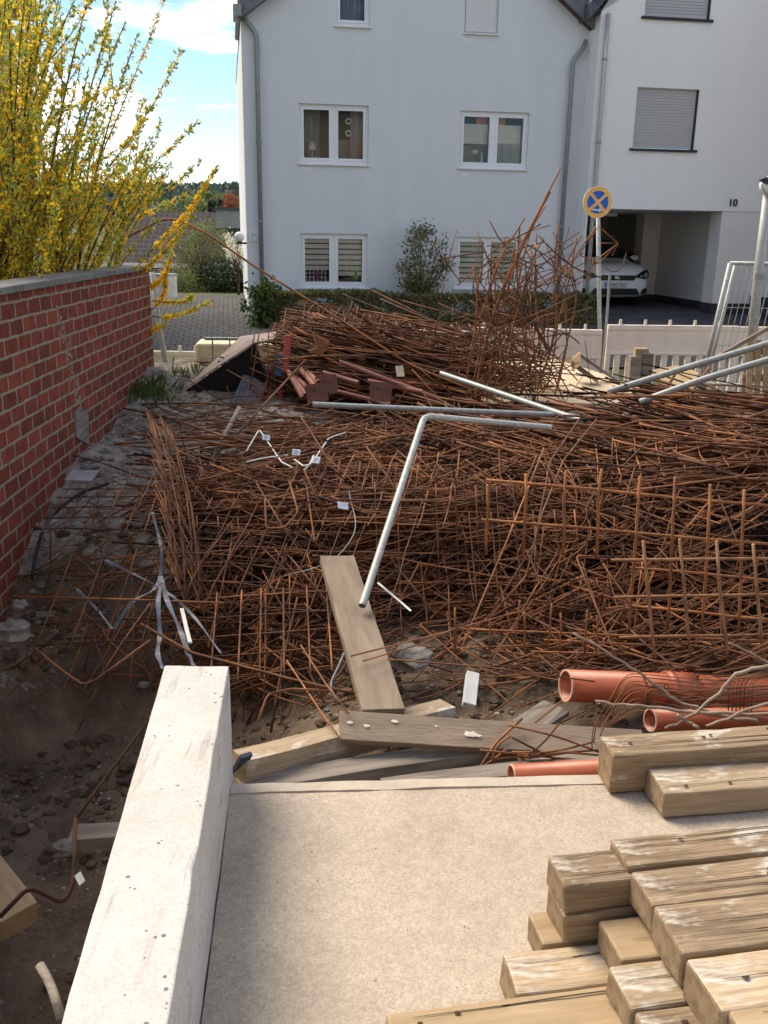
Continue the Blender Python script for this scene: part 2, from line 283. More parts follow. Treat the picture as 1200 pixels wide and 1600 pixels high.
# ---------------------------------------------------------------- object helpers
def prop(o, label=None, cat=None, group=None, kind=None):
    if label: o['label'] = label
    if cat: o['category'] = cat
    if group: o['group'] = group
    if kind: o['kind'] = kind
    return o
def thing(name, loc, label, cat, group=None, rz=0):
    o = bpy.data.objects.new(name, None); COL.objects.link(o); o.location = loc; o.rotation_euler = (0, 0, rz); o.empty_display_size = .1
    return prop(o, label, cat, group)
class MB:
    def __init__(s): s.v = []; s.f = []; s.uv = []
    def add(s, vs, fs, uvs=None):
        b = len(s.v); s.v += [tuple(v) for v in vs]
        for i, f in enumerate(fs):
            s.f.append([b + k for k in f]); s.uv.append(uvs[i] if uvs else None)
        return s
    def box(s, x0, x1, y0, y1, z0, z1, M=None):
        vs = [Vector((x, y, z)) for x in (x0, x1) for y in (y0, y1) for z in (z0, z1)]
        if M: vs = [M @ v for v in vs]
        return s.add(vs, [(0, 1, 3, 2), (4, 6, 7, 5), (0, 4, 5, 1), (2, 3, 7, 6), (0, 2, 6, 4), (1, 5, 7, 3)])
    def tube(s, pts, r, n=6, r2=None, cap=True):
        pts = [Vector(p) for p in pts]; m = len(pts); d = (pts[1] - pts[0]).normalized()
        a = d.orthogonal().normalized(); vs = []; fs = []; uvs = []; l = 0; ls = []
        for i, p in enumerate(pts):
            if i == 0: t = d
            elif i == m - 1: t = (pts[i] - pts[i - 1]).normalized()
            else: t = ((pts[i + 1] - p).normalized() + (p - pts[i - 1]).normalized())
            if t.length < 1e-6: t = d
            t.normalize(); a = (a - t * a.dot(t))
            a = a.normalized() if a.length > 1e-6 else t.orthogonal().normalized()
            b = t.cross(a); rr = r if r2 is None else lerp(r, r2, i / (m - 1))
            if i: l += (p - pts[i - 1]).length
            ls.append(l)
            for k in range(n):
                q = 2 * math.pi * k / n; vs.append(p + a * (rr * math.cos(q)) + b * (rr * math.sin(q)))
        for i in range(m - 1):
            for k in range(n):
                k2 = (k + 1) % n; fs.append((i * n + k, i * n + k2, (i + 1) * n + k2, (i + 1) * n + k))
                uvs.append(((k / n, ls[i]), ((k + 1) / n, ls[i]), ((k + 1) / n, ls[i + 1]), (k / n, ls[i + 1])))
        if cap:
            fs.append(tuple(range(n))[::-1]); uvs.append(tuple((0, 0) for _ in range(n)))
            fs.append(tuple((m - 1) * n + k for k in range(n))); uvs.append(tuple((0, 0) for _ in range(n)))
        return s.add(vs, fs, uvs)
    def pipe(s, a, b, ro, ri, n=28):
        a = Vector(a); b = Vector(b); d = (b - a).normalized(); p = d.orthogonal().normalized(); q = d.cross(p); vs = []
        for (c, r) in ((a, ro), (b, ro), (b, ri), (a, ri)):
            for k in range(n): t = 2 * math.pi * k / n; vs.append(c + p * r * math.cos(t) + q * r * math.sin(t))
        fs = [(j * n + k, j * n + (k + 1) % n, ((j + 1) % 4) * n + (k + 1) % n, ((j + 1) % 4) * n + k) for j in range(4) for k in range(n)]
        return s.add(vs, fs)
    def prism(s, poly, off):
        n = len(poly); a = [Vector(p) for p in poly]; b = [p + Vector(off) for p in a]
        return s.add(a + b, [tuple(range(n))[::-1], tuple(range(n, 2 * n))] + [(i, (i + 1) % n, n + (i + 1) % n, n + i) for i in range(n)])
    def leaf(s, p, size, d=None, asp=.5):
        d = Vector(d).normalized() if d else Vector((random.gauss(0, 1), random.gauss(0, 1), random.gauss(0, 1))).normalized()
        a = Vector((random.gauss(0, 1), random.gauss(0, 1), random.gauss(0, 1))).cross(d)
        a = a.normalized() if a.length > 1e-4 else d.orthogonal().normalized()
        nrm = d.cross(a); p = Vector(p); l = size; w = size * asp
        return s.add([p, p + d * l * .45 + a * w * .5 + nrm * w * .12, p + d * l, p + d * l * .45 - a * w * .5 + nrm * w * .12], [(0, 1, 2, 3)])
    def ball(s, c, r, n=8, m=6, sc=(1, 1, 1), jit=0):
        c = Vector(c); vs = []
        for i in range(m + 1):
            th = math.pi * i / m
            for k in range(n):
                ph = 2 * math.pi * k / n; q = 1 + random.uniform(-jit, jit) if 0 < i < m else 1
                vs.append(c + Vector((math.sin(th) * math.cos(ph) * sc[0], math.sin(th) * math.sin(ph) * sc[1], math.cos(th) * sc[2])) * r * q)
        return s.add(vs, [(i * n + k, i * n + (k + 1) % n, (i + 1) * n + (k + 1) % n, (i + 1) * n + k) for i in range(m) for k in range(n)])
    def build(s, name, m, parent=None, smooth=False, bevel=0, local=False):
        """vertices are in world space unless local; a top-level mesh gets its origin at the centre of its base"""
        vs = s.v
        if parent is not None and not local:
            inv = WM(parent).inverted(); vs = [tuple(inv @ Vector(v)) for v in vs]; org = None
        elif parent is None and not local:
            xs = [v[0] for v in vs]; ys = [v[1] for v in vs]; z = min(v[2] for v in vs)
            org = ((min(xs) + max(xs)) / 2, (min(ys) + max(ys)) / 2, z); vs = [(v[0] - org[0], v[1] - org[1], v[2] - org[2]) for v in vs]
        else: org = None
        me = bpy.data.meshes.new(name); me.from_pydata(vs, [], s.f)
        if any(s.uv):
            ul = me.uv_layers.new(name='UVMap'); fl = []
            for f, u in zip(s.f, s.uv):
                for k in range(len(f)): fl += list(u[k]) if u else [0, 0]
            ul.data.foreach_set('uv', fl)
        for x in (m if isinstance(m, (list, tuple)) else [m]): me.materials.append(MATS[x])
        if smooth: me.polygons.foreach_set('use_smooth', [True] * len(me.polygons))
        me.update(); o = bpy.data.objects.new(name, me); COL.objects.link(o)
        if org: o.location = org
        if parent is not None: o.parent = parent
        if bevel:
            b = o.modifiers.new('bevel', 'BEVEL'); b.width = bevel; b.segments = 2; b.limit_method = 'ANGLE'
        return o
def WM(o):
    M = Matrix.Translation(o.location) @ o.rotation_euler.to_matrix().to_4x4()
    return WM(o.parent) @ M if o.parent else M
def text_mb(body, size, ext=.01):
    cu = bpy.data.curves.new('t', 'FONT'); cu.body = body; cu.size = size; cu.extrude = ext; cu.align_x = 'CENTER'; cu.resolution_u = 3
    o = bpy.data.objects.new('t', cu); COL.objects.link(o); dg = bpy.context.evaluated_depsgraph_get(); e = o.evaluated_get(dg); me = e.to_mesh()
    mb = MB(); mb.add([v.co.copy() for v in me.vertices], [tuple(p.vertices) for p in me.polygons]); e.to_mesh_clear(); bpy.data.objects.remove(o); return mb
def xf(mb, M):
    mb.v = [tuple(M @ Vector(v)) for v in mb.v]; return mb
def arc(pts, rad=.04, seg=4):
    """round the corners of a polyline"""
    pts = [Vector(p) for p in pts]; out = [pts[0]]
    for i in range(1, len(pts) - 1):
        a, b, c = pts[i - 1], pts[i], pts[i + 1]; r = min(rad, (a - b).length * .45, (c - b).length * .45)
        p = b + (a - b).normalized() * r; q = b + (c - b).normalized() * r
        for k in range(seg + 1):
            t = k / seg; out.append(p * (1 - t) ** 2 + b * 2 * t * (1 - t) + q * t * t)
    out.append(pts[-1]); return out
# ================================================================ THE SETTING
def axis(segs):
    out = []
    for a, b, st in segs:
        n = max(1, round((b - a) / st)); out += [a + (b - a) * i / n for i in range(n)]
    out.append(segs[-1][1]); return out
def sheet(name, xs, ys, hf, m, lift=0):
    mb = MB(); nx = len(xs)
    vs = [(x, y, hf(x, y) + lift) for y in ys for x in xs]
    mb.add(vs, [(j * nx + i, j * nx + i + 1, (j + 1) * nx + i + 1, (j + 1) * nx + i) for j in range(len(ys) - 1) for i in range(nx - 1)])
    me = bpy.data.meshes.new(name); me.from_pydata(mb.v, [], mb.f); me.polygons.foreach_set('use_smooth', [True] * len(me.polygons))
    for x in (m if isinstance(m, (list, tuple)) else [m]): me.materials.append(MATS[x])
    o = bpy.data.objects.new(name, me); COL.objects.link(o); o['kind'] = 'structure'; return o
xs = axis([(-900, -100, 80), (-100, -20, 8), (-20, -4, .8), (-4, -.4, .036), (-.4, 4.2, .055), (4.2, 20, .8), (20, 100, 8), (100, 900, 80)])
ys = axis([(-300, -20, 40), (-20, 0, 2), (0, 5, .036), (5, 11.2, .055), (11.2, 30, .5), (30, 120, 4), (120, 1200, 40)])
gr = sheet('ground', xs, ys, ground, ['dirt', 'soil_grass', 'bank'])
for p in gr.data.polygons:
    c = p.center
    if c.y > 12.4 or c.x < -4.2 or c.x > 6: p.material_index = 1
    elif -2.9 < c.x < -.5 + .2 * nzv(c.x, c.y, 1, 3) and c.y > 5.9 + .4 * nzv(c.x, c.y, 5, 2): p.material_index = 2
# house frame: local x along the facade, y into the house
_P = aty(388, 465, 19.0); _d = ray(9500, 500); HA = math.atan2(_d.y, _d.x)
HX = Vector((math.cos(HA), math.sin(HA), 0)); HN = Vector((-math.sin(HA), math.cos(HA), 0)); HP = Vector((_P.x, _P.y, 0))
HM = Matrix.Translation(HP) @ Matrix.Rotation(HA, 4, 'Z'); HI = HM.inverted()
def hw(s, y, z): return HM @ Vector((s, y, z))
def strip(name, s0, s1, y0, y1, m, lift, n=8):
    """flat sheet in the house frame following the ground"""
    nx = max(2, int((s1 - s0) / 1.0)); ny = max(2, int((y1 - y0) / .5)); vs = []
    for j in range(ny + 1):
        for i in range(nx + 1):
            s = lerp(s0, s1, i / nx); y = lerp(y0, y1, j / ny); p = hw(s, y, 0); vs.append((s, y, g0(p.x, p.y) + lift))
    me = bpy.data.meshes.new(name); me.from_pydata(vs, [], [(j * (nx + 1) + i, j * (nx + 1) + i + 1, (j + 1) * (nx + 1) + i + 1, (j + 1) * (nx + 1) + i) for j in range(ny) for i in range(nx)])
    me.materials.append(MATS[m]); o = bpy.data.objects.new(name, me); COL.objects.link(o); o.matrix_world = HM; o.location = HP; o.rotation_euler = (0, 0, HA); o['kind'] = 'structure'; return o
strip('paving', -9, 0.0, -5.5, 4.6, 'paving', .03)
strip('paving', 0.0, 6.9, -5.5, -1.6, 'paving', .034)
strip('driveway', 6.9, 14.5, -7.0, 7.2, 'asphalt', .026)
# ================================================================ GREY HOUSE
def wall_holes(poly, holes, depth, y=0):
    """vertical wall in the plane y=const (local), poly and holes as (s, z); reveals go into +y"""
    mb = MB(); loops = [[Vector((s, z, 0)) for s, z in poly]] + [[Vector((a, c, 0)), Vector((a, d, 0)), Vector((b, d, 0)), Vector((b, c, 0))] for a, b, c, d in holes]
    tr = geometry.tessellate_polygon(loops); flat = [v for l in loops for v in l]
    mb.add([(v.x, y, v.y) for v in flat], [tuple(t) for t in tr])
    for a, b, c, d in holes:
        mb.add([(a, y, c), (b, y, c), (b, y, d), (a, y, d), (a, y + depth, c), (b, y + depth, c), (b, y + depth, d), (a, y + depth, d)], [(0, 1, 5, 4), (1, 2, 6, 5), (2, 3, 7, 6), (3, 0, 4, 7)])
    return mb
WD = 7.0
APX, APZ = 3.5, 5.98 + 3.5 * .74
hg = thing('grey_house', HP, 'pale blue grey rendered gable house with white double windows behind the hedge', 'house', rz=HA)
WN = [(1.06, 2.43, 1.03, 2.09, 'lowL'), (4.28, 5.68, 1.03, 2.07, 'lowR'), (1.06, 2.43, 3.40, 4.49, 'upL'), (4.27, 5.70, 3.40, 4.47, 'upR'), (1.77, 2.44, 5.87, 7.0, 'atL'), (4.29, 4.96, 5.86, 7.0, 'atR')]
poly = [(0, -.4), (WD, -.4), (WD, 5.98), (APX, APZ), (0, 5.98)]
wall_holes(poly, [q[:4] for q in WN], .13).build('wall', 'render_grey', hg, local=True)
m = MB(); m.add([(0, 0, -.4), (0, 9, -.4), (0, 9, 5.98), (0, 0, 5.98), (WD, 0, -.4), (WD, 9, -.4), (WD, 9, 5.98), (WD, 0, 5.98), (APX, 9, APZ)], [(0, 3, 2, 1), (4, 5, 6, 7), (1, 2, 8, 6, 5)])
m.build('side_wall', 'render_grey', hg, local=True)
def slope_pt(s, up=0): return (s, APZ - abs(s - APX) * .74 + up)
m = MB()
for sg in (-1, 1):
    e = APX + sg * 3.5; z0 = APZ - 3.5 * .74
    m.prism([(APX, -.22, APZ + .08), (e, -.22, z0 + .08), (e, -.22, z0 + .24), (APX, -.22, APZ + .24)], (0, 9.5, 0))
rf = m.build('roof', 'slate', hg, local=True)
m = MB()
for sg in (-1, 1):
    e = APX + sg * (3.5 + .06); z0 = APZ - 3.56 * .74
    m.prism([(APX, -.26, APZ - .12), (e, -.26, z0 - .12), (e, -.26, z0 + .33), (APX, -.26, APZ + .33)], (0, .035, 0))
m.build('verge_board', 'roof_trim', rf, local=True)
m = MB()
for sg in (-1, 1):
    e = APX + sg * (3.5 + .03); z0 = APZ - 3.53 * .74
    m.prism([(APX, -.225, APZ - .1), (e, -.225, z0 - .1), (e, -.225, z0 + .0), (APX, -.225, APZ + .0)], (0, .22, 0))
m.build('soffit', 'verge_brown', rf, local=True)
for sg in (-1, 1):
    e = APX + sg * 3.54; z0 = APZ - 3.5 * .74
    m = MB(); m.tube([(e, -.32, z0 + .06), (e, 2.6, z0 + .06)], .05, 10); m.box(e - .1, e + .05, -.33, .2, z0 - .1, z0 + .1); m.build('gutter', 'galv', hg, local=True, smooth=False)
def downpipe(s, y, ztop, side, parent, m='galv'):
    mb = MB(); mb.tube(arc([(s - side * .28, y + .1, ztop + .28), (s - side * .2, y, ztop + .12), (s, y - .02, ztop - .1), (s, y - .02, -.1)], .1), .045, 12); o = mb.build('downpipe', m, parent, local=True, smooth=True)
    for z in (ztop - .35, ztop - 2.0, 2.3, .9): mb = MB(); mb.tube([(s, y - .02, z - .02), (s, y - .02, z + .02)], .055, 12); mb.build('pipe_clamp', m, o, local=True)
downpipe(.28, -.08, 5.75, 1, hg); downpipe(6.5, -.08, 5.55, -1, hg)
FR = .055
def window(q, parent):
    a, b, c, d, kind = q
    single = kind[:2] == 'at'
    c2 = c + .07
    o = MB(); y0, y1 = .07, .13
    o.box(a, b, y0, y1, c, c2); o.box(a, a + FR, y0, y1, c2, d); o.box(b - FR, b, y0, y1, c2, d); o.box(a + FR, b - FR, y0, y1, d - FR, d)
    if kind == 'atR':
        fr = o.build('window', 'pvc_white', parent, local=True)
        m = MB(); m.box(a + .02, b - .045, .03, .06, c + .03, d)
        for k in range(22): z = c + .05 + k * .05; m.box(a + .022, b - .047, .024, .031, z, z + .036)
        m.build('roller_shutter', 'shutter_white', fr, local=True)
    else:
        mid = (a + b) / 2
        if not single: o.box(mid - .045, mid + .045, y0, y1, c2, d - FR)
        fr = o.build('window', 'pvc_white', parent, local=True)
        spans = [(a + FR, b - FR)] if single else [(a + FR, mid - .045), (mid + .045, b - FR)]
        for (p, r_) in spans:
            m = MB(); sx = .045; zz0, zz1 = c2 + .0, d - FR
            m.box(p, r_, .055, .10, zz0, zz0 + sx); m.box(p, r_, .055, .10, zz1 - sx, zz1); m.box(p, p + sx, .055, .10, zz0 + sx, zz1 - sx); m.box(r_ - sx, r_, .055, .10, zz0 + sx, zz1 - sx)
            m.build('sash', 'pvc_white', fr, local=True)
            m = MB(); m.add([(p + sx, .08, zz0 + sx), (r_ - sx, .08, zz0 + sx), (r_ - sx, .08, zz1 - sx), (p + sx, .08, zz1 - sx)], [(0, 1, 2, 3)]); m.build('pane', 'glass', fr, local=True)
    m = MB(); m.box(a - .03, b + .03, -.05, .075, c - .03, c - .002); m.build('window_sill', 'sill_white', fr, local=True, bevel=.004)
    # the room behind
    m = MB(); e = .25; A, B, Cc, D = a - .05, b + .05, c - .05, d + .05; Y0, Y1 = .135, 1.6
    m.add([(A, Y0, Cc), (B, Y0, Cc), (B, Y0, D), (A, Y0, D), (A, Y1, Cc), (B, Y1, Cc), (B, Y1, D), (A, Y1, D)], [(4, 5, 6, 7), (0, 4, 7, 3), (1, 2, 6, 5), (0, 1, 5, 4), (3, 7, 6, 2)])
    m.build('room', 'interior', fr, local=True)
    return fr
def pleats(a, b, z0, z1, y, amp=.015, n=60):
    vs = []; 
    for i in range(n + 1):
        s = lerp(a, b, i / n); yy = y + amp * math.sin(i * 1.9) + amp * .5 * math.sin(i * .7)
        vs += [(s, yy, z0), (s, yy, z1)]
    return MB().add(vs, [(2 * i, 2 * i + 2, 2 * i + 3, 2 * i + 1) for i in range(n)])
for q in WN:
    fr = window(q, hg); a, b, c, d, kind = q; mid = (a + b) / 2
    if kind in ('lowL', 'lowR'):
        for (p, r_, zb) in ((a + .1, mid - .08, c + (.42 if kind == 'lowL' else .12)), (mid + .08, b - .1, c + (.3 if kind == 'lowL' else .12))):
            m = MB(); z = d - .1; k = 0
            while z > zb: m.box(p, r_, .138, .141, z - .083, z); z -= .107
            m.box(p, r_, .136, .15, zb - .03, zb - .01)
            m.build('blind', 'blind', fr, local=True)
    if kind == 'lowL':
        for s, col, zt in ((a + .42, ('toy_violet', 'toy_pink', 'toy_teal'), c + .56), (mid + .33, ('toy_violet', 'toy_red', 'toy_teal'), c + .62)):
            m = MB(); m.prism([(s + .1 * math.cos(t), .14, zt + .1 * math.sin(t)) for t in [math.pi * k / 8 for k in range(9)]], (0, .012, 0)); m.build('window_toy', col[0], fr, local=True)
            m = MB(); m.box(s - .09, s - .03, .141, .149, zt - .38, zt - .02); m.build('window_toy', col[1], fr, local=True)
            m = MB(); m.box(s + .03, s + .07, .141, .149, zt - .3, zt - .02); m.build('window_toy', col[2], fr, local=True)
        m = MB(); m.tube([(b - .22, .2, c + .13), (b - .22, .2, c + .2)], .015, 8); m.tube([(b - .22, .2, c + .19), (b - .22, .2, c + .34)], .07, 12); m.build('green_lamp', 'toy_green', fr, local=True)
        m = MB(); m.box(a + .1, mid - .12, .18, .19, c + .19, c + .205); m.box(a + .1, mid - .12, .18, .19, c + .27, c + .285)
        for k in range(6): m.box(a + .12 + k * .08, a + .135 + k * .08, .178, .192, c + .12, c + .34)
        m.build('small_rack', 'tag_white', fr, local=True)
    if kind == 'lowR':
        m = MB(); m.ball((a + .48, .15, c + .72), .17, 16, 8, (1, .06, 1.1)); m.build('paper_globe', 'curtain_grey', fr, local=True, smooth=True)
    if kind == 'upL':
        pleats(a + .1, mid - .25, c + .1, d - .08, .3).build('curtain', 'curtain_grey', fr, local=True, smooth=True)
        pleats(b - .32, b - .08, c + .1, d - .08, .3).build('curtain', 'curtain', fr, local=True, smooth=True)
        for z in (d - .28, d - .50):
            m = MB(); n = 18
            for k in range(n):
                t0, t1 = 2 * math.pi * k / n, 2 * math.pi * (k + 1) / n; cx = mid + .3
                m.add([(cx + r_ * math.cos(t) , yy, z + r_ * math.sin(t)) for yy in (.12, .13) for r_ in (.035, .06) for t in (t0, t1)], [(0, 1, 3, 2), (4, 6, 7, 5)])
            m.build('ring_ornament', 'tag_white', fr, local=True)
        m = MB(); m.tube([(a + .28, .25, c + .1), (a + .28, .25, c + .3)], .008, 6); m.tube([(a + .28, .25, c + .27), (a + .28, .25, c + .42)], .085, 12, .055); m.build('table_lamp', 'tag_white', fr, local=True)
        m = MB(); m.box(mid + .09, mid + .40, .5, .55, c + .08, c + .5); m.build('cushion', 'wicker', fr, local=True)
    if kind == 'upR':
        pleats(mid + .1, b - .1, c + .1, c + .5, .2).build('curtain', 'curtain', fr, local=True, smooth=True)
        m = MB(); m.box(a + .1, mid - .08, .22, .23, c + .48, d - .22); m.box(mid + .08, b - .1, .22, .23, c + .5, d - .22); m.build('half_blind', 'blind', fr, local=True)
        m = MB(); m.box(a + .4, mid - .1, .24, .25, d - .24, d - .08); m.box(mid + .09, mid + .28, .24, .25, d - .24, d - .08); m.build('valance', 'orange_cloth', fr, local=True)
        m = MB(); m.box(a + .1, mid - .08, .5, .55, c + .08, c + .48); m.build('wicker_shade', 'wicker', fr, local=True)
        m = MB(); m.ball((a + .4, .3, c + .33), .07, 10, 6, (1.2, 1, .7)); m.tube([(mid - .16, .3, c + .12), (mid - .16, .3, c + .32)], .04, 8, .02); m.build('window_ornament', 'white_plastic', fr, local=True)
    if kind == 'atL':
        m = MB(); m.box(a + .1, b - .1, .3, .31, c + .1, d - .05); m.build('grey_blind', 'curtain_grey', fr, local=True)
# paint patches under the sills
for (s, z, wd) in ((1.2, 3.33, .16), (2.28, 3.33, .17), (4.42, 3.33, .14), (5.55, 3.33, .17), (4.38, 5.78, .12)):
    m = MB(); n = 14; m.add([(s, -.003, z)] + [(s + wd * math.cos(math.pi + math.pi * k / n) * (1 + random.uniform(-.1, .1)), -.003, z + .1 * math.sin(math.pi + math.pi * k / n) * (1 + random.uniform(-.25, .25))) for k in range(n + 1)], [(0, k, k + 1) for k in range(1, n + 1)])
    m.build('paint_patch', 'sill_white', hg, local=True)
xf(text_mb('12', .24, .03), Matrix.Translation((.13, -.02, 1.93)) @ Matrix.Rotation(R(90), 4, 'X')).build('house_number', 'lamp_white', hg, local=True)
m = MB(); m.ball((-.14, .12, 2.0), .1, 14, 10); lp = m.build('wall_lamp', 'lamp_white', hg, local=True, smooth=True)
m = MB(); m.tube([(-.14, .12, 1.86), (-.14, .12, 1.93)], .05, 10); m.tube([(-.14, .12, 1.88), (0, .12, 1.88)], .02, 6); m.build('lamp_arm', 'steel_black', lp, local=True)
# ================================================================ WHITE HOUSE (stands .54 m further forward)
Y0 = -.54
wh = thing('white_house', hw(7, Y0, 0), 'white rendered house with grey roller shutters over an open garage passage', 'house', rz=HA)
WI = Matrix.Translation((-7, -Y0, 0))      # house frame -> this thing's frame
def wb(mb, name, m_, parent=None, **k): return xf(mb, WI).build(name, m_, parent or wh, local=True, **k)
S0, S1, SR = 6.84, 10.28, 10.72
GZ = 2.66
shw = [(7.71, 9.03, 3.82, 4.95), (7.72, 9.08, 6.2, 7.6)]
poly = [(S0, GZ), (S1, GZ), (SR, GZ), (SR, 7.0), (9.4, 8.9), (S0, 6.1)]
poly = [(S0, GZ), (SR, GZ), (SR, 6.9), (9.9, 8.3), (8.7, 8.3), (S0, 6.25)]
wb(wall_holes(poly, shw, .14, Y0), 'wall', 'render_white')
m = MB(); m.add([(S0, Y0, 0), (S0, 8, 0), (S0, 8, 6.2), (S0, Y0, 6.2)], [(0, 1, 2, 3)]); wb(m, 'side_wall', 'render_white')
m = MB(); m.box(S0 + .003, S0 + .04, Y0 + .003, Y0 + .4, 0, GZ); wb(m, 'corner_pier', 'render_white')
# garage passage
m = MB(); m.add([(S0 + .13, Y0, GZ - .0), (SR, Y0, GZ), (SR, 6.5, GZ), (S0 + .13, 6.5, GZ)], [(0, 1, 2, 3)]); wb(m, 'garage_ceiling', 'render_garage')
m = MB(); m.add([(S0 + .13, 6.4, 0), (SR, 6.4, 0), (SR, 6.4, GZ), (S0 + .13, 6.4, GZ)], [(0, 1, 2, 3)]); m.add([(S0 + .13, Y0 + .4, 0), (S0 + .13, 6.4, 0), (S0 + .13, 6.4, GZ), (S0 + .13, Y0 + .4, GZ)], [(0, 1, 2, 3)]); wb(m, 'garage_back_wall', 'render_garage')
m = MB(); m.box(S1 - .12, S1 + .1, Y0 + .5, 6.4, .75, GZ - .002); wb(m, 'garage_side_wall', 'render_garage')
m = MB(); m.box(9.72, S1 - .122, 3.0, 3.45, .75, GZ - .003); wb(m, 'inner_pier', 'render_white')
m = MB(); m.box(9.83, SR - .021, Y0 + .02, Y0 + .5, .78, GZ - .003); wb(m, 'front_pier', 'render_bright')
m = MB(); m.box(9.82, SR - .0305, Y0 + .01, Y0 + .51, 0, .78); m.box(S1 - .13, S1 + .1, Y0 + .51, 6.39, 0, .75); m.box(9.71, S1 - .131, 2.99, 3.46, 0, .75); wb(m, 'plinth', 'plinth')
m = MB(); m.box(7.6, 8.75, 6.36, 6.39, .6, 2.42); dr = wb(m, 'house_door', 'trim_dark')
m = MB(); m.box(8.2, 8.5, 6.33, 6.355, 1.55, 1.95); m.box(8.24, 8.46, 6.32, 6.33, 1.6, 1.9); wb(m, 'door_window', 'shutter', dr)
m = MB(); m.box(7.5, 7.6, 6.34, 6.39, .6, 2.5); m.box(8.75, 8.85, 6.34, 6.39, .6, 2.5); m.box(7.6, 8.75, 6.34, 6.39, 2.42, 2.5); wb(m, 'door_frame', 'render_white', dr)
m = MB(); m.box(S1 - .20, S1 - .12, 4.4, 4.75, 1.3, 1.7); wb(m, 'letter_box', 'steel_black')
m = MB(); m.box(8.3, 8.6, 2.0, 2.3, GZ - .09, GZ - .004); wb(m, 'ceiling_lamp', 'lamp_white', bevel=.02)
for i, (a, b, c, d) in enumerate(shw):
    m = MB(); m.box(a, b - .03, Y0 + .08, Y0 + .10, c + .02, d); z = c + .05
    while z < d - .01:
        m.box(a + .002, b - .032, Y0 + .068, Y0 + .081, z, z + .042); z += .053
    m.box(a + .01, b - .04, Y0 + .06, Y0 + .08, c + .02, c + .05)
    sh = wb(m, 'roller_shutter', 'shutter')
    m = MB(); m.box(b - .03, b, Y0 + .03, Y0 + .13, c, d); m.box(a - .06, b + .06, Y0 - .05, Y0 + .13, c - .045, c + .002); wb(m, 'sill_and_rail', 'trim_dark', sh)
m = MB()
for sg, e in ((0, 6.7),): m.prism([(6.6, Y0 - .1, 6.12), (9.3, Y0 - .1, 9.1), (9.3, Y0 - .1, 9.4), (6.6, Y0 - .1, 6.4)], (0, 8, 0))
m.prism([(11.05, Y0 - .3, 6.45), (9.3, Y0 - .3, 9.1), (9.3, Y0 - .3, 9.3), (11.15, Y0 - .3, 6.75)], (0, 8, 0))
wb(m, 'roof', 'slate')
m = MB(); m.box(6.62, 7.3, .35, 1.2, 5.7, 9.2); wb(m, 'valley_slates', 'slate')
m = MB(); m.box(10.75, 11.3, Y0 - 2.1, Y0 - .31, 6.15, 6.75); wb(m, 'eaves_box', 'slate')
xf(text_mb('10', .2, .012), Matrix.Translation((10.28, Y0 - .02, 2.76)) @ Matrix.Rotation(R(90), 4, 'X')); t = text_mb('10', .21, .012)
wb(xf(t, Matrix.Translation((10.02, Y0 - .02, 2.76)) @ Matrix.Rotation(R(90), 4, 'X')), 'house_number', 'trim_dark')
m = MB(); m.tube([(S0 + .12, Y0 - .07, 6.2), (S0 + .12, Y0 - .07, 0)], .042, 12); dp = wb(m, 'downpipe', 'galv_pale', smooth=True)
for z in (5.4, 3.9, 2.3, .9): m = MB(); m.tube([(S0 + .12, Y0 - .07, z - .02), (S0 + .12, Y0 - .07, z + .02)], .052, 12); wb(m, 'pipe_clamp', 'galv', dp)
# the projecting wing on the right, its wall turned towards the left
wg = thing('bright_wing', hw(SR, Y0, 0), 'bright off white house wing jutting out at the right picture edge', 'house', rz=HA)
GI = Matrix.Translation((-SR, -Y0, 0))
def gb(mb, name, m_, parent=None, **k): return xf(mb, GI).build(name, m_, parent or wg, local=True, **k)
m = MB(); m.box(SR - .02, SR + 3, Y0 - 3.5, Y0 + .002, .95, 7.2); gb(m, 'wall', 'render_bright')
m = MB(); m.box(SR - .03, SR + 3, Y0 - 3.51, Y0 + .004, 0, .95); gb(m, 'plinth', 'plinth')
m = MB(); m.box(SR - .05, SR - .021, Y0 - 2.9, Y0 - 1.95, .955, 2.35); gb(m, 'brick_panel', 'brick_far')
m = MB(); m.prism([(SR - .35, Y0 - 3.6, 5.1), (SR - .35, Y0 - 3.6, 5.7), (SR + 3, Y0 - 3.6, 8.2), (SR + 3, Y0 - 3.6, 7.6)], (0, 1.6, 0)); gb(m, 'roof', 'slate')
m = MB(); m.box(SR - .10, SR - .021, Y0 - 1.0, Y0 - .85, 2.0, 2.1); gb(m, 'wall_bracket', 'steel_black')
# ================================================================ APARTMENT HOUSE, top left
ap = thing('apartment_house', (-9.15, 14.5, 0), 'beige apartment house with a railed balcony at the upper left edge', 'house')
m = MB(); m.box(-3.5, 1.1, 0, 7, -.4, 9.5); m.build('wall', 'beige_wall', ap, local=True)
m = MB(); m.box(1.103, 2.7, 1.5, 4.2, 5.75, 6.05); bl = m.build('balcony', 'beige_wall', ap, local=True)
m = MB()
for k in range(14): m.box(1.15 + k * .11, 1.165 + k * .11, 1.52, 1.54, 6.05, 7.0)
for k in range(24): m.box(2.66, 2.675, 1.55 + k * .11, 1.565 + k * .11, 6.05, 7.0)
m.box(1.11, 2.68, 1.51, 1.55, 7.0, 7.05); m.box(2.645, 2.685, 1.55, 4.2, 7.0, 7.05); m.build('railing', 'steel_black', bl, local=True)
m = MB(); m.box(-.6, .5, -.02, .02, 5.3, 7.3); m.build('window', 'car_glass', ap, local=True)
m = MB(); m.box(-3.8, 1.4, -.4, 7.4, 9.5, 9.7); m.build('roof', 'slate', ap, local=True)
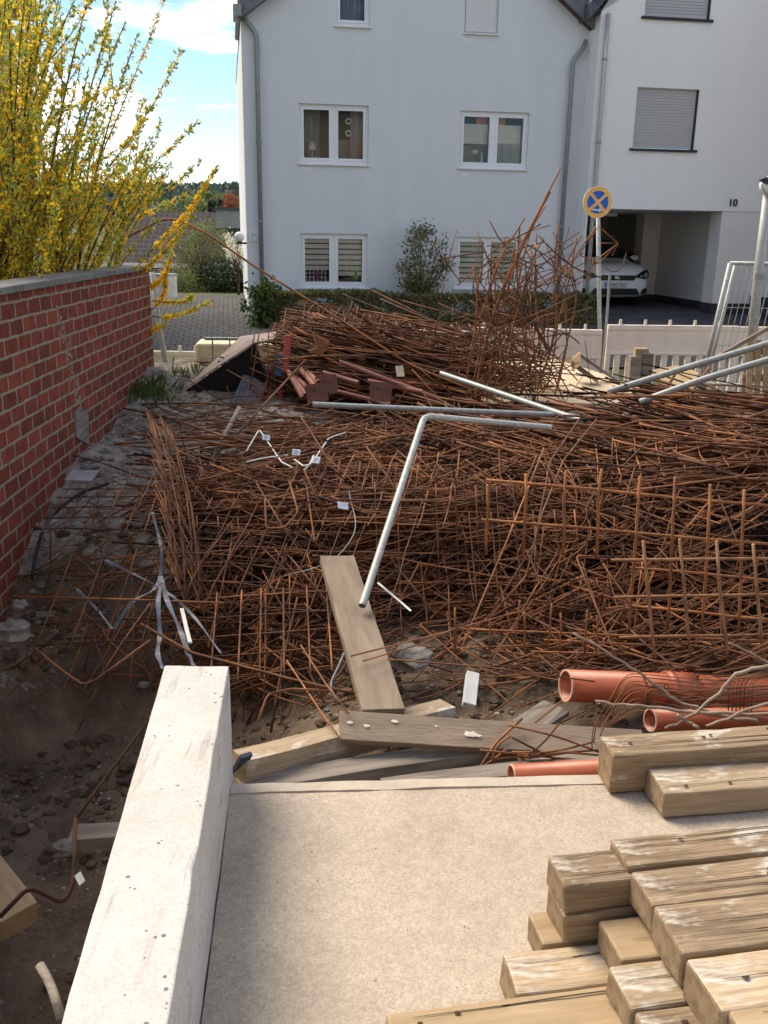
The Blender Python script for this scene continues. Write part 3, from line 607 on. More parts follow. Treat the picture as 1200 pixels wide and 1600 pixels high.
# ================================================================ FAR HOUSE with the tiled roof
yf = 36.0
a = aty(235, 330, yf); b = aty(430, 330, yf); zr = a.z; ze = aty(300, 412, 33).z
fh = thing('tiled_house', (-9, 33, -1.5), 'low distant house with dark tiled roof beyond the garden shrubs', 'house')
m = MB(); xa, xb = -9.8, -3.0
m.add([(xa, 32.3, ze - .6), (xb, 32.3, ze - .6), (xb, yf, zr), (xa, yf, zr), (xa, 40, ze - .6), (xb, 40, ze - .6)], [(0, 1, 2, 3), (3, 2, 5, 4)])
inv = Matrix.Translation((9, -33, 1.5)); xf(m, inv).build('roof', 'roof_tiles', fh, local=True)
m = MB(); m.add([(xa + .2, 33, -4), (xb - .2, 33, -4), (xb - .2, 33, ze), (xa + .2, 33, ze), (xb - .2, 39, -4), (xb - .2, 39, ze), (xb - .2, yf, zr - .15), (xa + .2, 39, -4), (xa + .2, 39, ze), (xa + .2, yf, zr - .15)], [(0, 1, 2, 3), (1, 4, 5, 6, 2), (7, 0, 3, 9, 8), (4, 7, 8, 5)]); xf(m, inv).build('wall', 'render_white', fh, local=True)
p0 = aty(341, 329, yf - .4); p1 = aty(380, 329, yf - .4); zc = aty(341, 343, yf - .4).z
m = MB(); m.box(p0.x, p1.x, yf - .9, yf + .3, zc - .3, p0.z); xf(m, inv); ch = m.build('dormer', 'galv', fh, local=True)
m = MB(); m.box(p0.x - .1, p1.x + .1, yf - 1.0, yf + .4, p0.z, p0.z + .1); xf(m, inv).build('dormer_cap', 'slate', ch, local=True)

# ================================================================ HOUSE ACROSS, behind the photographer (it shows in the panes and throws light back)
oh = thing('opposite_house', (0, -11, 0), 'sunlit cream house with orange awnings across the yard, mirrored in the window panes', 'house')
m = MB(); m.box(-14, 14, -8, 0, -1, 8.5); m.build('wall', 'opp_wall', oh, local=True)
m = MB(); m.prism([(-14.5, .5, 8.5), (-14.5, -8.5, 8.5), (-14.5, -4, 12)], (29, 0, 0)); m.build('roof', 'verge_brown', oh, local=True)
for k in range(5):
    for z in (1.2, 4.4):
        m = MB(); m.box(-11 + k * 5, -9.4 + k * 5, .0, .03, z, z + 1.5); m.build('window', 'car_glass', oh, local=True)
        if z > 4: m = MB(); m.prism([(-11.3 + k * 5, .02, z + 2.0), (-11.3 + k * 5, 1.0, z + 1.55), (-11.3 + k * 5, 1.0, z + 1.5), (-11.3 + k * 5, .02, z + 1.9)], (2.2, 0, 0)); m.build('awning', 'orange_cloth', oh, local=True)
m = MB(); m.box(-12.5, 12.5, .0, 1.4, 3.6, 3.8); m.box(-12.5, 12.5, 1.36, 1.4, 3.8, 4.7); m.build('balcony', 'render_white', oh, local=True)
# ================================================================ VEGETATION
def bez(p, q, r_, n=8):
    return [p * (1 - t) ** 2 + q * 2 * t * (1 - t) + r_ * t * t for t in [i / n for i in range(n + 1)]]
def rv(s=1): return Vector((random.gauss(0, 1), random.gauss(0, 1), random.gauss(0, 1))) * s
# --- forsythia behind the brick wall
fo = thing('forsythia_bush', (-4.2, 8.8, .25), 'tall yellow flowering forsythia bush growing behind the brick wall', 'bush')
stems = MB(); pet = MB(); lv = MB()
def spray(p0, p1, p2, r0, dens, yel, ls=.05):
    pts = bez(p0, p1, p2, 10); stems.tube(pts, r0, 5, r0 * .25)
    Ln = sum((pts[i + 1] - pts[i]).length for i in range(10)); n = int(Ln * dens)
    for _ in range(n):
        t = random.uniform(.18, 1); f = t * 10; i = min(9, int(f)); p = pts[i].lerp(pts[i + 1], f - i); d = (pts[i + 1] - pts[i]).normalized()
        yy = yel * (1.15 - .75 * t)
        if random.random() < yy * .97:
            c = p + rv(.012)
            for k in range(3): pet.leaf(c, random.uniform(.026, .042), rv() + d * .3, .55)
        else:
            dd = (d * .8 + rv(.55))
            for k in range(2): lv.leaf(p + rv(.01), random.uniform(.6, 1.25) * ls, dd + rv(.4), .42)
for i in range(290):
    bx = random.uniform(-5.6, -3.15); by = random.uniform(7.2, 10.2)
    base = Vector((bx, by, .3)); h = random.uniform(2.0, 4.4) * (1 if bx < -3.8 else .88)
    out = Vector((random.gauss(.25, .5) + (bx + 4.3) * .42, random.gauss(0, .45), 0))
    tip = base + out + Vector((0, 0, h)); q = base + out * .12 + Vector((random.gauss(0, .12), random.gauss(0, .1), h * .55))
    if tip.x > -2.0 + .35 * (tip.y - 8) - .3: tip.x = -2.3 + random.uniform(-.5, .2)
    spray(base, q, tip, random.uniform(.008, .02), 62, .8)
    for k in range(3):                                    # side twigs
        t = random.uniform(.3, .85); p = base * (1 - t) ** 2 + q * 2 * t * (1 - t) + tip * t * t
        if p.z < 1.2: continue
        d = Vector((random.gauss(.15, .35), random.gauss(0, .35), random.uniform(.3, 1.0))); e = p + d * .9
        if e.x > -2.1: e.x = -2.3
        spray(p, p + d * .45 + rv(.05), e, .005, 60, .7)
def pxs(pts, Y): return [aty(x, y, Y) for x, y in pts]
for pts, Y, dn in ((((215, 410), (290, 350), (338, 262)), 10.2, 210), (((200, 440), (262, 400), (300, 335)), 10.0, 170), (((225, 455), (262, 440), (268, 395)), 10.3, 260), (((235, 485), (262, 470), (258, 425)), 10.3, 260),
                   (((238, 470), (290, 478), (300, 462)), 10.3, 170), (((238, 494), (280, 502), (333, 468)), 10.3, 160), (((230, 520), (245, 512), (258, 508)), 10.3, 220), (((180, 330), (250, 320), (312, 250)), 10.0, 90), (((190, 350), (240, 330), (290, 305)), 10.2, 110), (((160, 300), (240, 270), (308, 190)), 9.8, 90), (((170, 260), (230, 190), (284, 78)), 9.6, 90), (((150, 260), (200, 150), (256, 0)), 9.4, 70)):
    p = pxs(pts, Y); spray(p[0], p[1], p[2], .007, dn, 1.25 if dn > 200 else .8, .055)
for k in range(6):                                       # old thick wood
    b0 = Vector((-4.6 + .28 * k, 8.6 + random.uniform(-.6, .6), .2)); stems.tube(bez(b0, b0 + Vector((random.uniform(-.4, .4), 0, 1)), b0 + Vector((random.uniform(-.7, .7), random.uniform(-.3, .3), 2.1))), .035, 7, .014)
stems.build('stems', 'bark', fo, smooth=True); pet.build('blossoms', 'petal', fo); lv.build('leaves', 'leaf_lime', fo)
def tree(name, label, cat, x, y, z0, h, cw, lm, n, ls, group=None, trunk=True, cz=.35, seed=0, bm='bark'):
    random.seed(seed or int(x * 100 + y * 10)); t = thing(name, (x, y, z0), label, cat, group); st = MB(); lf = MB(); o = Vector((x, y, z0))
    if trunk: st.tube([o, o + Vector((.02 * h, 0, h * .5)), o + Vector((0, 0, h * .85))], .022 * h, 7, .006 * h)
    cl = []
    for k in range(max(9, n // 60)):
        th = random.uniform(0, 6.28); u = random.uniform(-1, 1); rr = random.uniform(.35, 1) ; zc = cz + (1 - cz) * (.5 + .5 * u)
        c = o + Vector((math.cos(th) * rr * cw * .5 * math.sqrt(max(0, 1 - u * u * .9)), math.sin(th) * rr * cw * .5 * math.sqrt(max(0, 1 - u * u * .9)), h * zc))
        cl.append(c); st.tube([o + Vector((0, 0, h * cz * .8 + random.uniform(0, .3) * h * (zc - cz))), c], .006 * h + .003, 4, .002 * h)
    for k in range(n):
        c = random.choice(cl); lf.leaf(c + rv(cw * .075 + .01), random.uniform(.6, 1.3) * ls, None, .6)
    st.build('trunk', bm, t, smooth=True); lf.build('crown', lm, t); return t
def conifer(label, x, y, z0, h, cw, n, ls):
    t = thing('conifer', (x, y, z0), label, 'tree', 'dark conifers beyond the far roof'); st = MB(); lf = MB(); o = Vector((x, y, z0)); st.tube([o, o + Vector((0, 0, h))], .02 * h, 6, .003)
    for k in range(n):
        u = random.random() ** .7; th = random.uniform(0, 6.28); rr = cw * .5 * (1 - u) * random.uniform(.3, 1) + .05
        lf.leaf(o + Vector((math.cos(th) * rr, math.sin(th) * rr, h * (.08 + .92 * u))), ls, (math.cos(th), math.sin(th), -.35), .6)
    st.build('trunk', 'bark', t); lf.build('crown', 'leaf_dark', t)
def at_px(x, ytop, Y): p = aty(x, ytop, Y); return p.x, p.z
Y = 90
for lb, px, py, cwp, tp in (('dark conifer beyond the far roof, the left and narrower one', 330, 311, 14, 0), ('dark conifer beyond the far roof, the right one beside the rusty tree', 346, 310, 13, 0)):
    x, z = at_px(px, py, Y); g = g0(x, Y); conifer(lb, x, Y, g, z - g, 2.2, 700, .35)
x, z = at_px(368, 309, 84); g = g0(x, 84); tree('autumn_tree', 'rusty orange round tree beyond the far roof by the house corner', 'tree', x, 84, g, z - g, 3.4, 'leaf_rust', 1500, .3)
x, z = at_px(331, 303, 108); g = g0(x, 108); tree('pale_tree', 'pale blossoming tree behind the two dark conifers', 'tree', x, 108, g, z - g, 4, 'leaf_pale', 1500, .4)
x, z = at_px(355, 307, 118); g = g0(x, 118); tree('pale_tree', 'pale green tree between the conifers and the rusty tree', 'tree', x, 118, g, z - g, 4, 'leaf_pale', 1400, .4)
x, z = at_px(312, 307, 100); g = g0(x, 100); tree('pale_tree', 'yellow green tree left of the conifers beyond the roof', 'tree', x, 100, g, z - g, 5, 'leaf_pale', 1600, .4)
x, z = at_px(278, 310, 95); g = g0(x, 95); tree('pale_tree', 'pale green tree half hidden by the forsythia sprays', 'tree', x, 95, g, z - g, 5, 'leaf_pale', 1400, .4)
random.seed(3); m = MB()
for k in range(9000):                                   # wood on the far ridge
    x = random.uniform(-330, 60); y = random.uniform(300, 640); z = g0(x, y)
    m.leaf((x, y, z + random.uniform(0, 5.5)), random.uniform(3, 5.5), (random.gauss(0, 1), random.gauss(0, .5), 1), .8)
prop(m.build('far_wood', 'far_forest_haze'), 'wood along the distant ridge, its green paled as painted haze', 'wood', kind='stuff')
# garden shrubs beyond the paving
Y = 26.5
x, z = at_px(318, 355, Y); g = g0(x, Y); tree('garden_bush', 'tall loose pale green bush in front of the tiled roof', 'bush', x, Y, g, z - g, 1.9, 'leaf_pale', 4200, .07, cz=.12, trunk=False)
x, z = at_px(300, 357, 27.5); g = g0(x, 27.5); tree('wine_red_bush', 'wine red flowering bush against the tiled roof', 'bush', x, 27.5, g, z - g, 1.7, 'leaf_wine', 1500, .07, cz=.3, trunk=False)
x, z = at_px(345, 420, 25.4); g = g0(x, 25.4); tree('dark_bush', 'dark evergreen bush at the far end of the block paving', 'bush', x, 25.4, g, z - g, 2.0, 'leaf_dark', 3500, .08, cz=.05, trunk=False)
x, z = at_px(368, 428, 26.0); g = g0(x, 26.0); tree('dark_bush', 'dark evergreen bush beside the grey house corner', 'bush', x, 26.0, g, z - g, 1.6, 'leaf_dark', 2500, .08, cz=.05, trunk=False)
x, z = at_px(285, 431, 25.2); g = g0(x, 25.2); tree('low_hedge', 'low sunlit yellow green hedge beyond the block paving', 'hedge', x, 25.2, g, z - g, 1.5, 'leaf_pale', 2600, .06, cz=.05, trunk=False)
x, z = at_px(262, 404, 26); g = g0(x, 26); tree('twiggy_bush', 'bare looking brownish bush left of the low hedge', 'bush', x, 26, g, z - g, 1.4, 'wood_pale', 900, .05, cz=.1, trunk=False)
x, z = at_px(376, 360, 23.6); g = g0(x, 23.6); tree('young_blossom_tree', 'slender young tree with white blossoms beside the house corner', 'tree', x - .1, 23.6, g, z - g, .75, 'petal_white', 700, .055, cz=.4)
# white tank behind the wall
p = aty(258, 430, 21.0); q = aty(258, 462, 21.0)
m = MB(); m.tube([(p.x, 21, q.z - .02), (p.x, 21, p.z)], .25, 20); tk = prop(m.build('water_butt', 'white_plastic', smooth=False), 'plain white cylindrical water butt behind the brick wall end', 'barrel')
m = MB(); m.tube([(p.x, 21, p.z + .002), (p.x, 21, p.z + .03)], .26, 20); m.build('lid', 'galv', tk)
# hedge in front of the grey house
random.seed(11)
def hedge(name, label, s0, s1, y0, y1, zt, n, lm, group=None, ls=.055):
    c = hw((s0 + s1) / 2, (y0 + y1) / 2, 0); zg = g0(c.x, c.y); t = thing(name, (c.x, c.y, zg), label, 'hedge', group); lf = MB(); st = MB()
    for k in range(n):
        f = random.random(); s = random.uniform(s0, s1)
        if f < .55: y, z = y0 + abs(random.gauss(0, .05)), random.uniform(0, 1)
        elif f < .85: y, z = random.uniform(y0, y1), 1 - abs(random.gauss(0, .07))
        else: y, z = random.uniform(y0, y1), random.uniform(0, 1)
        top = zt + .06 * nzv(s * 1.7, 3) + .04 * nzv(s * 6, 9); gap = nzv(s * 2.3, z * 1.5, 5)
        if gap < -.18 and z < .85 and random.random() < .8: continue
        lf.leaf(hw(s, y + .06 * nzv(s * 3, z * 3), lerp(zg - .05, top, z)), random.uniform(.6, 1.3) * ls, None, .6)
    for k in range(int((s1 - s0) * 22)):
        s = random.uniform(s0, s1); y = random.uniform(y0 + .1, y1 - .05); st.tube([hw(s, y, zg - .1), hw(s + random.uniform(-.1, .1), y, lerp(zg, zt, .5)), hw(s + random.uniform(-.2, .2), y + random.uniform(-.15, .1), zt - .03)], .007, 4, .003)
    st.build('stems', 'bark', t); lf.build('foliage', lm, t); return t
hedge('hedge', 'clipped olive green hedge below the left ground floor window', .35, 2.55, -1.35, -.8, 1.02, 17000, 'leaf_hedge')
hedge('hedge', 'thin see through hedge between the two ground floor windows', 2.6, 4.9, -1.35, -.85, .97, 12000, 'leaf_hedge')
hedge('hedge', 'clipped hedge running behind the tall bent rebar to the street sign', 4.95, 6.85, -1.4, -.9, 1.0, 17000, 'leaf_hedge')
c = hw(.28, -1.1, 0); tree('laurel_bush', 'glossy green laurel bush at the left end of the hedge', 'bush', c.x, c.y, g0(c.x, c.y), .78, .75, 'leaf', 1500, .1, cz=.02, trunk=False)
c = hw(3.45, -.55, 0); tree('upright_shrub', 'loose upright green shrub standing against the grey house wall', 'bush', c.x, c.y, g0(c.x, c.y), 1.75, 1.1, 'leaf_hedge', 2400, .07, cz=.3, trunk=False, seed=9)
# ================================================================ BRICK WALL
bwa = math.atan2(10.4 - 1.0, -2.63 + 2.29); bw = thing('brick_wall', (-2.29, 1.0, -1.38), 'weathered red brick garden wall with grey coping on the left', 'wall', rz=bwa)
LW = 9.41
m = MB(); nn = 60; m.box(0, LW, 0, .24, 0, 3.07); m.build('brickwork', 'brickwork', bw, local=True, bevel=.006)
m = MB()
for k in range(8):
    a = k * 1.18 + .0; m.box(a + .002, min(LW + .04, a + 1.176), -.035 + random.uniform(-.004, .004), .27, 3.073, 3.122 + random.uniform(-.003, .003))
m.build('coping', 'grey_stone' if 'grey_stone' in MATS else 'wood_grey', bw, local=True, bevel=.006)
m = MB()                                                # lumps of pointing mortar along the crack
for k in range(150):
    t = random.random(); x = 6.1 + .55 * t + random.gauss(0, .035); z = 2.95 - 1.3 * t + random.gauss(0, .05); m.ball((x, .002, z), random.uniform(.008, .022), 6, 4, (1.3, .35, .8), .4)
for k in range(60): m.ball((random.uniform(5, 9.3), 0, 1.15 + random.uniform(.0, .25)), random.uniform(.012, .03), 6, 4, (1.3, .3, .8), .4)
for k in range(45): m.ball((LW + .0, random.uniform(.02, .22), random.uniform(1.5, 3.0)), random.uniform(.02, .045), 6, 4, (.4, 1, 1), .4)
m.build('mortar_lumps', 'mortar', bw, local=True)
m = MB(); m.prism([(6.28, -.012, 1.86), (6.62, -.012, 1.72), (6.66, -.012, 1.98), (6.45, -.012, 2.08), (6.30, -.012, 2.05)], (0, .016, 0)); m.build('repair_patch', 'wood_grey', bw, local=True)
# weeds at the foot of the wall
def weed(label, x, y, n, h, sp=.15):
    z = ground(x, y); m = MB()
    for k in range(n):
        b0 = Vector((x + random.gauss(0, sp), y + random.gauss(0, sp), 0)); b0.z = ground(b0.x, b0.y) - .01; d = Vector((random.gauss(0, .4), random.gauss(0, .4), 1)).normalized()
        for j in range(3): m.leaf(b0, random.uniform(.4, 1) * h, d + rv(.45), .16)
    return prop(m.build('weed', 'grass'), label, 'plant', kind='stuff')
weed('clump of green weeds at the foot of the brick wall', -2.5, 9.3, 90, .2, .14)
weed('small green weed beside the end of the brick wall', -2.15, 10.2, 40, .14, .12)
weed('green grass tuft by the pale leaning post', -1.75, 10.3, 50, .14, .12)
# opposite house, far behind the photographer: seen only as reflection in the panes
# ================================================================ CONCRETE: beam and slab
random.seed(21)
def rough_slab(mb, s=.004, seed=0):
    mb.v = [tuple(Vector(v) + Vector((nzv(v[0] * 9, v[1] * 9, v[2] * 9 + seed), nzv(v[0] * 9 + 5, v[1] * 9, v[2] * 9 + seed), nzv(v[0] * 9, v[1] * 9 + 7, v[2] * 9 + seed))) * s) for v in mb.v]; return mb
def gridbox(x0, x1, y0, y1, z0, z1, st, skew=None):
    bm = bmesh.new(); bmesh.ops.create_cube(bm, size=1)
    for v in bm.verts: v.co = Vector((lerp(x0, x1, v.co.x + .5), lerp(y0, y1, v.co.y + .5), lerp(z0, z1, v.co.z + .5)))
    dims = (x1 - x0, y1 - y0, z1 - z0)
    for ax in range(3):
        n = int(dims[ax] / st)
        for k in range(1, n):
            c = [0, 0, 0]; c[ax] = (x0, y0, z0)[ax] + dims[ax] * k / n; no = [0, 0, 0]; no[ax] = 1
            bmesh.ops.bisect_plane(bm, geom=bm.verts[:] + bm.edges[:] + bm.faces[:], plane_co=c, plane_no=no)
    mb = MB(); bm.verts.index_update(); mb.add([v.co.copy() for v in bm.verts], [tuple(v.index for v in f.verts) for f in bm.faces]); bm.free(); return mb
ZB, ZS = .52, .07
A = atz(257, 1040, ZB); B = atz(358, 1040, ZB); Cc = atz(95, 1600, ZB); D = atz(262, 1600, ZB)
ext = 1.35                                               # runs on below the picture edge
def warp_beam(v):
    t = v[1]; l = Cc.lerp(A, t * 1) ; r_ = D.lerp(B, t)
    p = l.lerp(r_, v[0]); return (p.x, p.y, v[2])
m = gridbox(0, 1, -ext, 1, -.95, ZB, .05); m.v = [warp_beam(v) for v in m.v]
for i, v in enumerate(m.v):                              # chipped right-hand arris
    v = Vector(v); px = B + (D - B) * .42
    for c, r_ in ((B + (D - B) * .37, .04), (B + (D - B) * .03, .025), (B + (D - B) * .7, .018)):
        d = (v - c).length
        if d < r_ * 1.6: v.z -= r_ * .5 * (1 - d / (r_ * 1.6)); v.x -= r_ * .4 * (1 - d / (r_ * 1.6))
    m.v[i] = tuple(v)
rough_slab(m, .003)
prop(m.build('concrete_beam', 'concrete_white', bevel=.006), 'long white concrete beam with a chipped edge running up the left foreground', 'beam')
E0 = atz(366, 1228, ZS); E1 = atz(945, 1213, ZS); dirE = (E1 - E0).normalized()
x0e = E0 - dirE * .2; x1e = E0 + dirE * 4.2
m = gridbox(0, 4.4, -3.4, 0, -.24, 0, .12)
sang = math.atan2(dirE.y, dirE.x); SM = Matrix.Translation((x0e.x, x0e.y, ZS)) @ Matrix.Rotation(sang, 4, 'Z')
m.v = [tuple(SM @ Vector(v)) for v in m.v]
for v in range(len(m.v)):
    p = m.v[v]
    # keep the slab clear of the beam
    t = (p[1] - Cc.y) / (A.y - Cc.y); xr = lerp(D.x, B.x, t)
    if p[0] < xr + .004: m.v[v] = (xr + .004, p[1], p[2])
rough_slab(m, .004, 4)
sl = prop(m.build('concrete_slab', 'concrete_slab', bevel=.004), 'large rough beige concrete slab in the foreground under the timbers', 'slab')
m = gridbox(.19, 4.4, -.055, .004, -.2, .006, .05); m.v = [tuple(SM @ Vector(v)) for v in m.v]; rough_slab(m, .004, 2); m.build('rim', 'concrete_rim', sl)
# ================================================================ TIMBER BEAMS on the slab
TG = 'square sawn timbers stacked at the lower right'
def timber(label, px, py, ztop, wd, h, ln, ang=10.2, m_='wood_old', split=True, name='timber_beam', group=TG, seed=0, tilt=0):
    """px, py: far left upper corner of the beam"""
    p = atz(px, py, ztop); random.seed(seed + int(px)); wd -= .007; mb = gridbox(0, ln, -wd, 0, -h, 0, .07)
    sd_ = random.random() * 50; out = []
    for v in mb.v:
        x, y, z = v; e = 0
        if x < 1e-4: e = nzv(y * 14, z * 14, sd_) * .012
        k = 1 - .0 * x; out.append((x + e, y + .004 * nzv(x * 3, z * 8, sd_), z + .004 * nzv(x * 2.5, y * 9, sd_ + 3) + (.007 * min(0, nzv(x * 7, y * 5, sd_)) if z > -1e-4 else 0)))
    mb.v = out; o = mb.build(name, [m_, 'wood_end'], local=True, bevel=.009)
    for f_ in o.data.polygons:
        if f_.normal.x < -.6: f_.material_index = 1
    o.location = p; o.rotation_euler = (0, R(tilt), R(ang)); prop(o, label, 'timber', group)
    for rep in range((2 if m_ == 'wood_old' else 1) if split else 0):
        s = MB(); y0 = -wd * random.uniform(.15, .85)
        pts = [(x, y0 + .006 * nzv(x * 5, sd_) + .012 * x, .0005 + .002 * nzv(x * 2, 1)) for x in [random.uniform(.0, .1) + ln * k / 24 * .8 for k in range(25)]]
        vs = []; 
        for i, q in enumerate(pts): wv = .002 * math.sin(math.pi * i / 24) + .0005; vs += [(q[0], q[1] - wv, .0028), (q[0], q[1] + wv, .0028), (q[0], q[1], -.012)]
        s.add(vs, [(3 * i, 3 * i + 3, 3 * i + 4, 3 * i + 1) for i in range(24)]); s.build('drying_crack', 'dark_split', o, local=True)
        for k in range(random.randint(1, 3)):
            s = MB(); c = (random.uniform(.08, .7), -wd * random.uniform(.2, .8)); n = 10
            s.add([(c[0], c[1], .0042)] + [(c[0] + .008 * math.cos(6.28 * j / n) * random.uniform(.7, 1.6), c[1] + .006 * math.sin(6.28 * j / n) * random.uniform(.7, 1.3), .0042) for j in range(n)], [(0, 1 + j, 1 + (j + 1) % n) for j in range(n)])
            s.build('knot', 'dark_split', o, local=True)
    return o
timber('thickest weathered timber with whitish end, farthest back beside the orange pipes', 937, 1149, .245, .15, .165, 1.7, 8.5)
timber('pale flat timber lying on the slab just in front of the thickest weathered one', 1010, 1201, .18, .17, .103, 1.6, 8.5, 'wood_pale')
timber('light coloured short timber end poking out under the two stacked grey timbers', 826, 1424, .17, .14, .1, .95, m_='wood_fresh', split=False)
timber('grey flat timber lying on the slab above the long bottom board', 782, 1491, .172, .15, .1, 1.0, m_='wood_pale')
timber('long pale board at the very bottom edge of the picture', 602, 1583, .172, .17, .1, 1.3, m_='wood_fresh', seed=4)
timber('lower of the two grey timbers stacked flush behind the others', 856, 1381, .272, .14, .1, .75)
timber('upper of the two flush stacked grey timbers, with orange stains on top', 856, 1335, .374, .14, .1, .62, split=True)
timber('short yellowish timber with rough end between the grey pair and the top row', 935, 1437, .274, .158, .098, .75, m_='wood_fresh', seed=2)
timber('short brownish timber with a knot below the yellowish one', 950, 1509, .273, .148, .092, .75, m_='wood_pale', seed=3)
timber('grey weathered timber end at the bottom below the knotty one', 990, 1580, .272, .148, .092, .8, seed=8)
timber('split grey timber farthest back in the top row of timbers', 953, 1310, .40, .13, .1, 1.3)
timber('second timber of the top row, with a dark stained edge', 986, 1360, .396, .145, .1, 1.25, seed=5)
timber('broad dark timber with white blotches in the middle of the top row', 1020, 1415, .392, .178, .11, 1.2, seed=6)
timber('broad pale timber nearest the camera in the top row', 1072, 1497, .388, .172, .12, 1.1, m_='wood_pale', seed=7)
timber('yellowish timber cut off by the lower right picture corner', 1132, 1572, .384, .15, .1, 1.0, m_='wood_fresh', seed=9)
for (s0, z, y, ln) in ((.93, .274, 2.17, .9), (.93, .274, 1.9, .9)):      # hidden bearers below the top row
    pass
def board(label, p, q, wd, th, m_='plank', name='wooden_plank', group=None, up_=(0, 0, 1), split=False, cat='plank', twist=0):
    """board whose top centre line runs from p to q"""
    p = Vector(p); q = Vector(q); d = (q - p).normalized(); s = Vector(up_).cross(d).normalized(); n = d.cross(s); ln = (q - p).length
    if twist: rm = Matrix.Rotation(twist, 3, d); s = rm @ s; n = rm @ n
    mb = gridbox(0, ln, -wd / 2, wd / 2, -th, 0, .08); sd_ = p.x * 7
    mb.v = [(x + (.006 * nzv(y * 20, z * 20, sd_) if x < 1e-4 or x > ln - 1e-4 else 0), y + .003 * nzv(x * 3, z * 5, sd_), z + .004 * nzv(x * 2, y * 4, sd_)) for x, y, z in mb.v]
    o = mb.build(name, m_, local=True, bevel=.003); o.matrix_world = Matrix.Translation(p) @ Matrix((d, s, n)).transposed().to_4x4()
    o.location = p; o.rotation_euler = Matrix((d, s, n)).transposed().to_euler()
    return prop(o, label, cat, group)
pk = board('muddy brown scaffold plank standing in the rebar heap, foot on the timbers', aty(600, 1108, 3.72), aty(527, 868, 5.0), .2, .045, twist=R(4))
board('grey brown plank with pale mortar splashes lying over the old timbers', aty(532, 1132, 3.55), aty(1010, 1162, 3.75), .145, .04, up_=(0, -.55, 1), m_='plank')
PL = aty(532, 1132, 3.55); QL = aty(1010, 1162, 3.75)
for px, py, r_ in ((545, 1127, .016), (580, 1128, .02), (612, 1122, .02), (731, 1140, .03), (540, 1128, .01)):
    pass
board('long whitish timber sloping up from the white beam towards the plank foot', aty(375, 1180, 3.25), aty(700, 1098, 4.1), .11, .12, 'wood_pale', name='old_timber', group='old timbers lying behind the slab', cat='timber')
board('grey timber lying lowest behind the slab rim', aty(372, 1222, 3.2), aty(800, 1158, 3.75), .12, .12, 'wood_grey', name='old_timber', group='old timbers lying behind the slab', cat='timber')
board('short old timber just behind the middle of the slab rim', aty(600, 1226, 3.25), aty(960, 1178, 3.6), .1, .1, 'wood_grey', name='old_timber', group='old timbers lying behind the slab', cat='timber')
board('broken white edged timber in the earth behind the plank with mortar splashes', aty(700, 1230, 3.22), aty(950, 1215, 3.4), .1, .08, 'wood_grey', name='old_timber', group='old timbers lying behind the slab', cat='timber')
board('blue grey board edge jammed between white beam and old timbers', aty(366, 1205, 3.3), aty(384, 1175, 3.2), .05, .02, 'dark_blue', name='board_offcut', cat='board')
board('upright grey polystyrene block on the earth beside the orange pipe', aty(734, 1100, 4.05), aty(740, 1050, 4.2), .065, .05, 'white_plastic', name='white_block', cat='block', up_=(0, -1, .3))
board('broken grey wood slab on the earth left of the orange pipe', aty(820, 1135, 4.0), aty(870, 1102, 4.2), .16, .03, 'wood_grey', name='wood_slab', cat='board')
board('short pale cut wood block in the dark pit at the left picture edge', atz(-30, 1345, -.55), atz(30, 1425, -.62), .16, .12, 'wood_fresh', name='wood_block', cat='block')
board('dark muddy wood block half buried in the pit', atz(110, 1300, -.8), atz(185, 1296, -.8), .13, .12, 'wood_grey', name='mud_block', cat='block')
# mortar splashes on the splashed plank (a part of it)
so = [o for o in COL.objects if o.name.startswith('wooden_plank') and 'splash' in o.get('label', '')][0]
m = MB(); Lp = (QL - PL).length
for f, y, r_ in ((.03, .01, .012), (.08, .0, .012), (.17, .03, .012), (.41, -.01, .022), (.43, -.015, .014), (.3, .02, .006)):
    m = MB(); n = 11; c = (f * Lp, y); m.add([(c[0], c[1], .0065)] + [(c[0] + r_ * 1.3 * math.cos(6.28 * j / n) * random.uniform(.6, 1.3), c[1] + r_ * .7 * math.sin(6.28 * j / n) * random.uniform(.6, 1.3), .0055) for j in range(n)], [(0, 1 + j, 1 + (j + 1) % n) for j in range(n)]); m.build('mortar_splash', 'wood_mark', so, local=True)
# ================================================================ ORANGE PIPES
def pvc(label, a, b, r, sock=None):
    a = Vector(a); b = Vector(b); d = (b - a).normalized(); t = thing('drain_pipe', a - Vector((0, 0, r)), label, 'pipe', 'orange plastic drain pipes')
    m = MB(); m.pipe(a, b, r, r * .9, 36); m.build('tube', 'pvc_orange', t, smooth=False)
    m = MB(); m.pipe(a - d * .003, a + d * .004, r * 1.005, r * .885, 36); m.build('cut_rim', 'pvc_cut', t)
    if sock:
        s = a.lerp(b, sock); m = MB(); m.pipe(s, s + d * .16, r * 1.12, r * .95, 36); m.pipe(s + d * .01, s + d * .04, r * 1.17, r, 36); m.build('socket', 'pvc_orange', t)
    return t
pa = aty(884, 1071, 4.15); pb = aty(1300, 1086, 4.48)
pvc('topmost and thickest orange drain pipe with a socket in the middle', pa, pa + (pb - pa) * 1.3, .081, .27)
pa = aty(1016, 1125, 3.95); pb = aty(1300, 1120, 4.25); pvc('middle orange drain pipe, mostly hidden under the rebar stirrups', pa, pa + (pb - pa) * 1.5, .055)
pa = aty(799, 1212, 3.32); pb = aty(1000, 1200, 3.44); pvc('lowest orange drain pipe just behind the slab rim', pa, pa + (pb - pa) * 2.5, .047)
for o in COL.objects:
    if o.name.startswith(('tube', 'socket')): o.data.polygons.foreach_set('use_smooth', [True] * len(o.data.polygons))
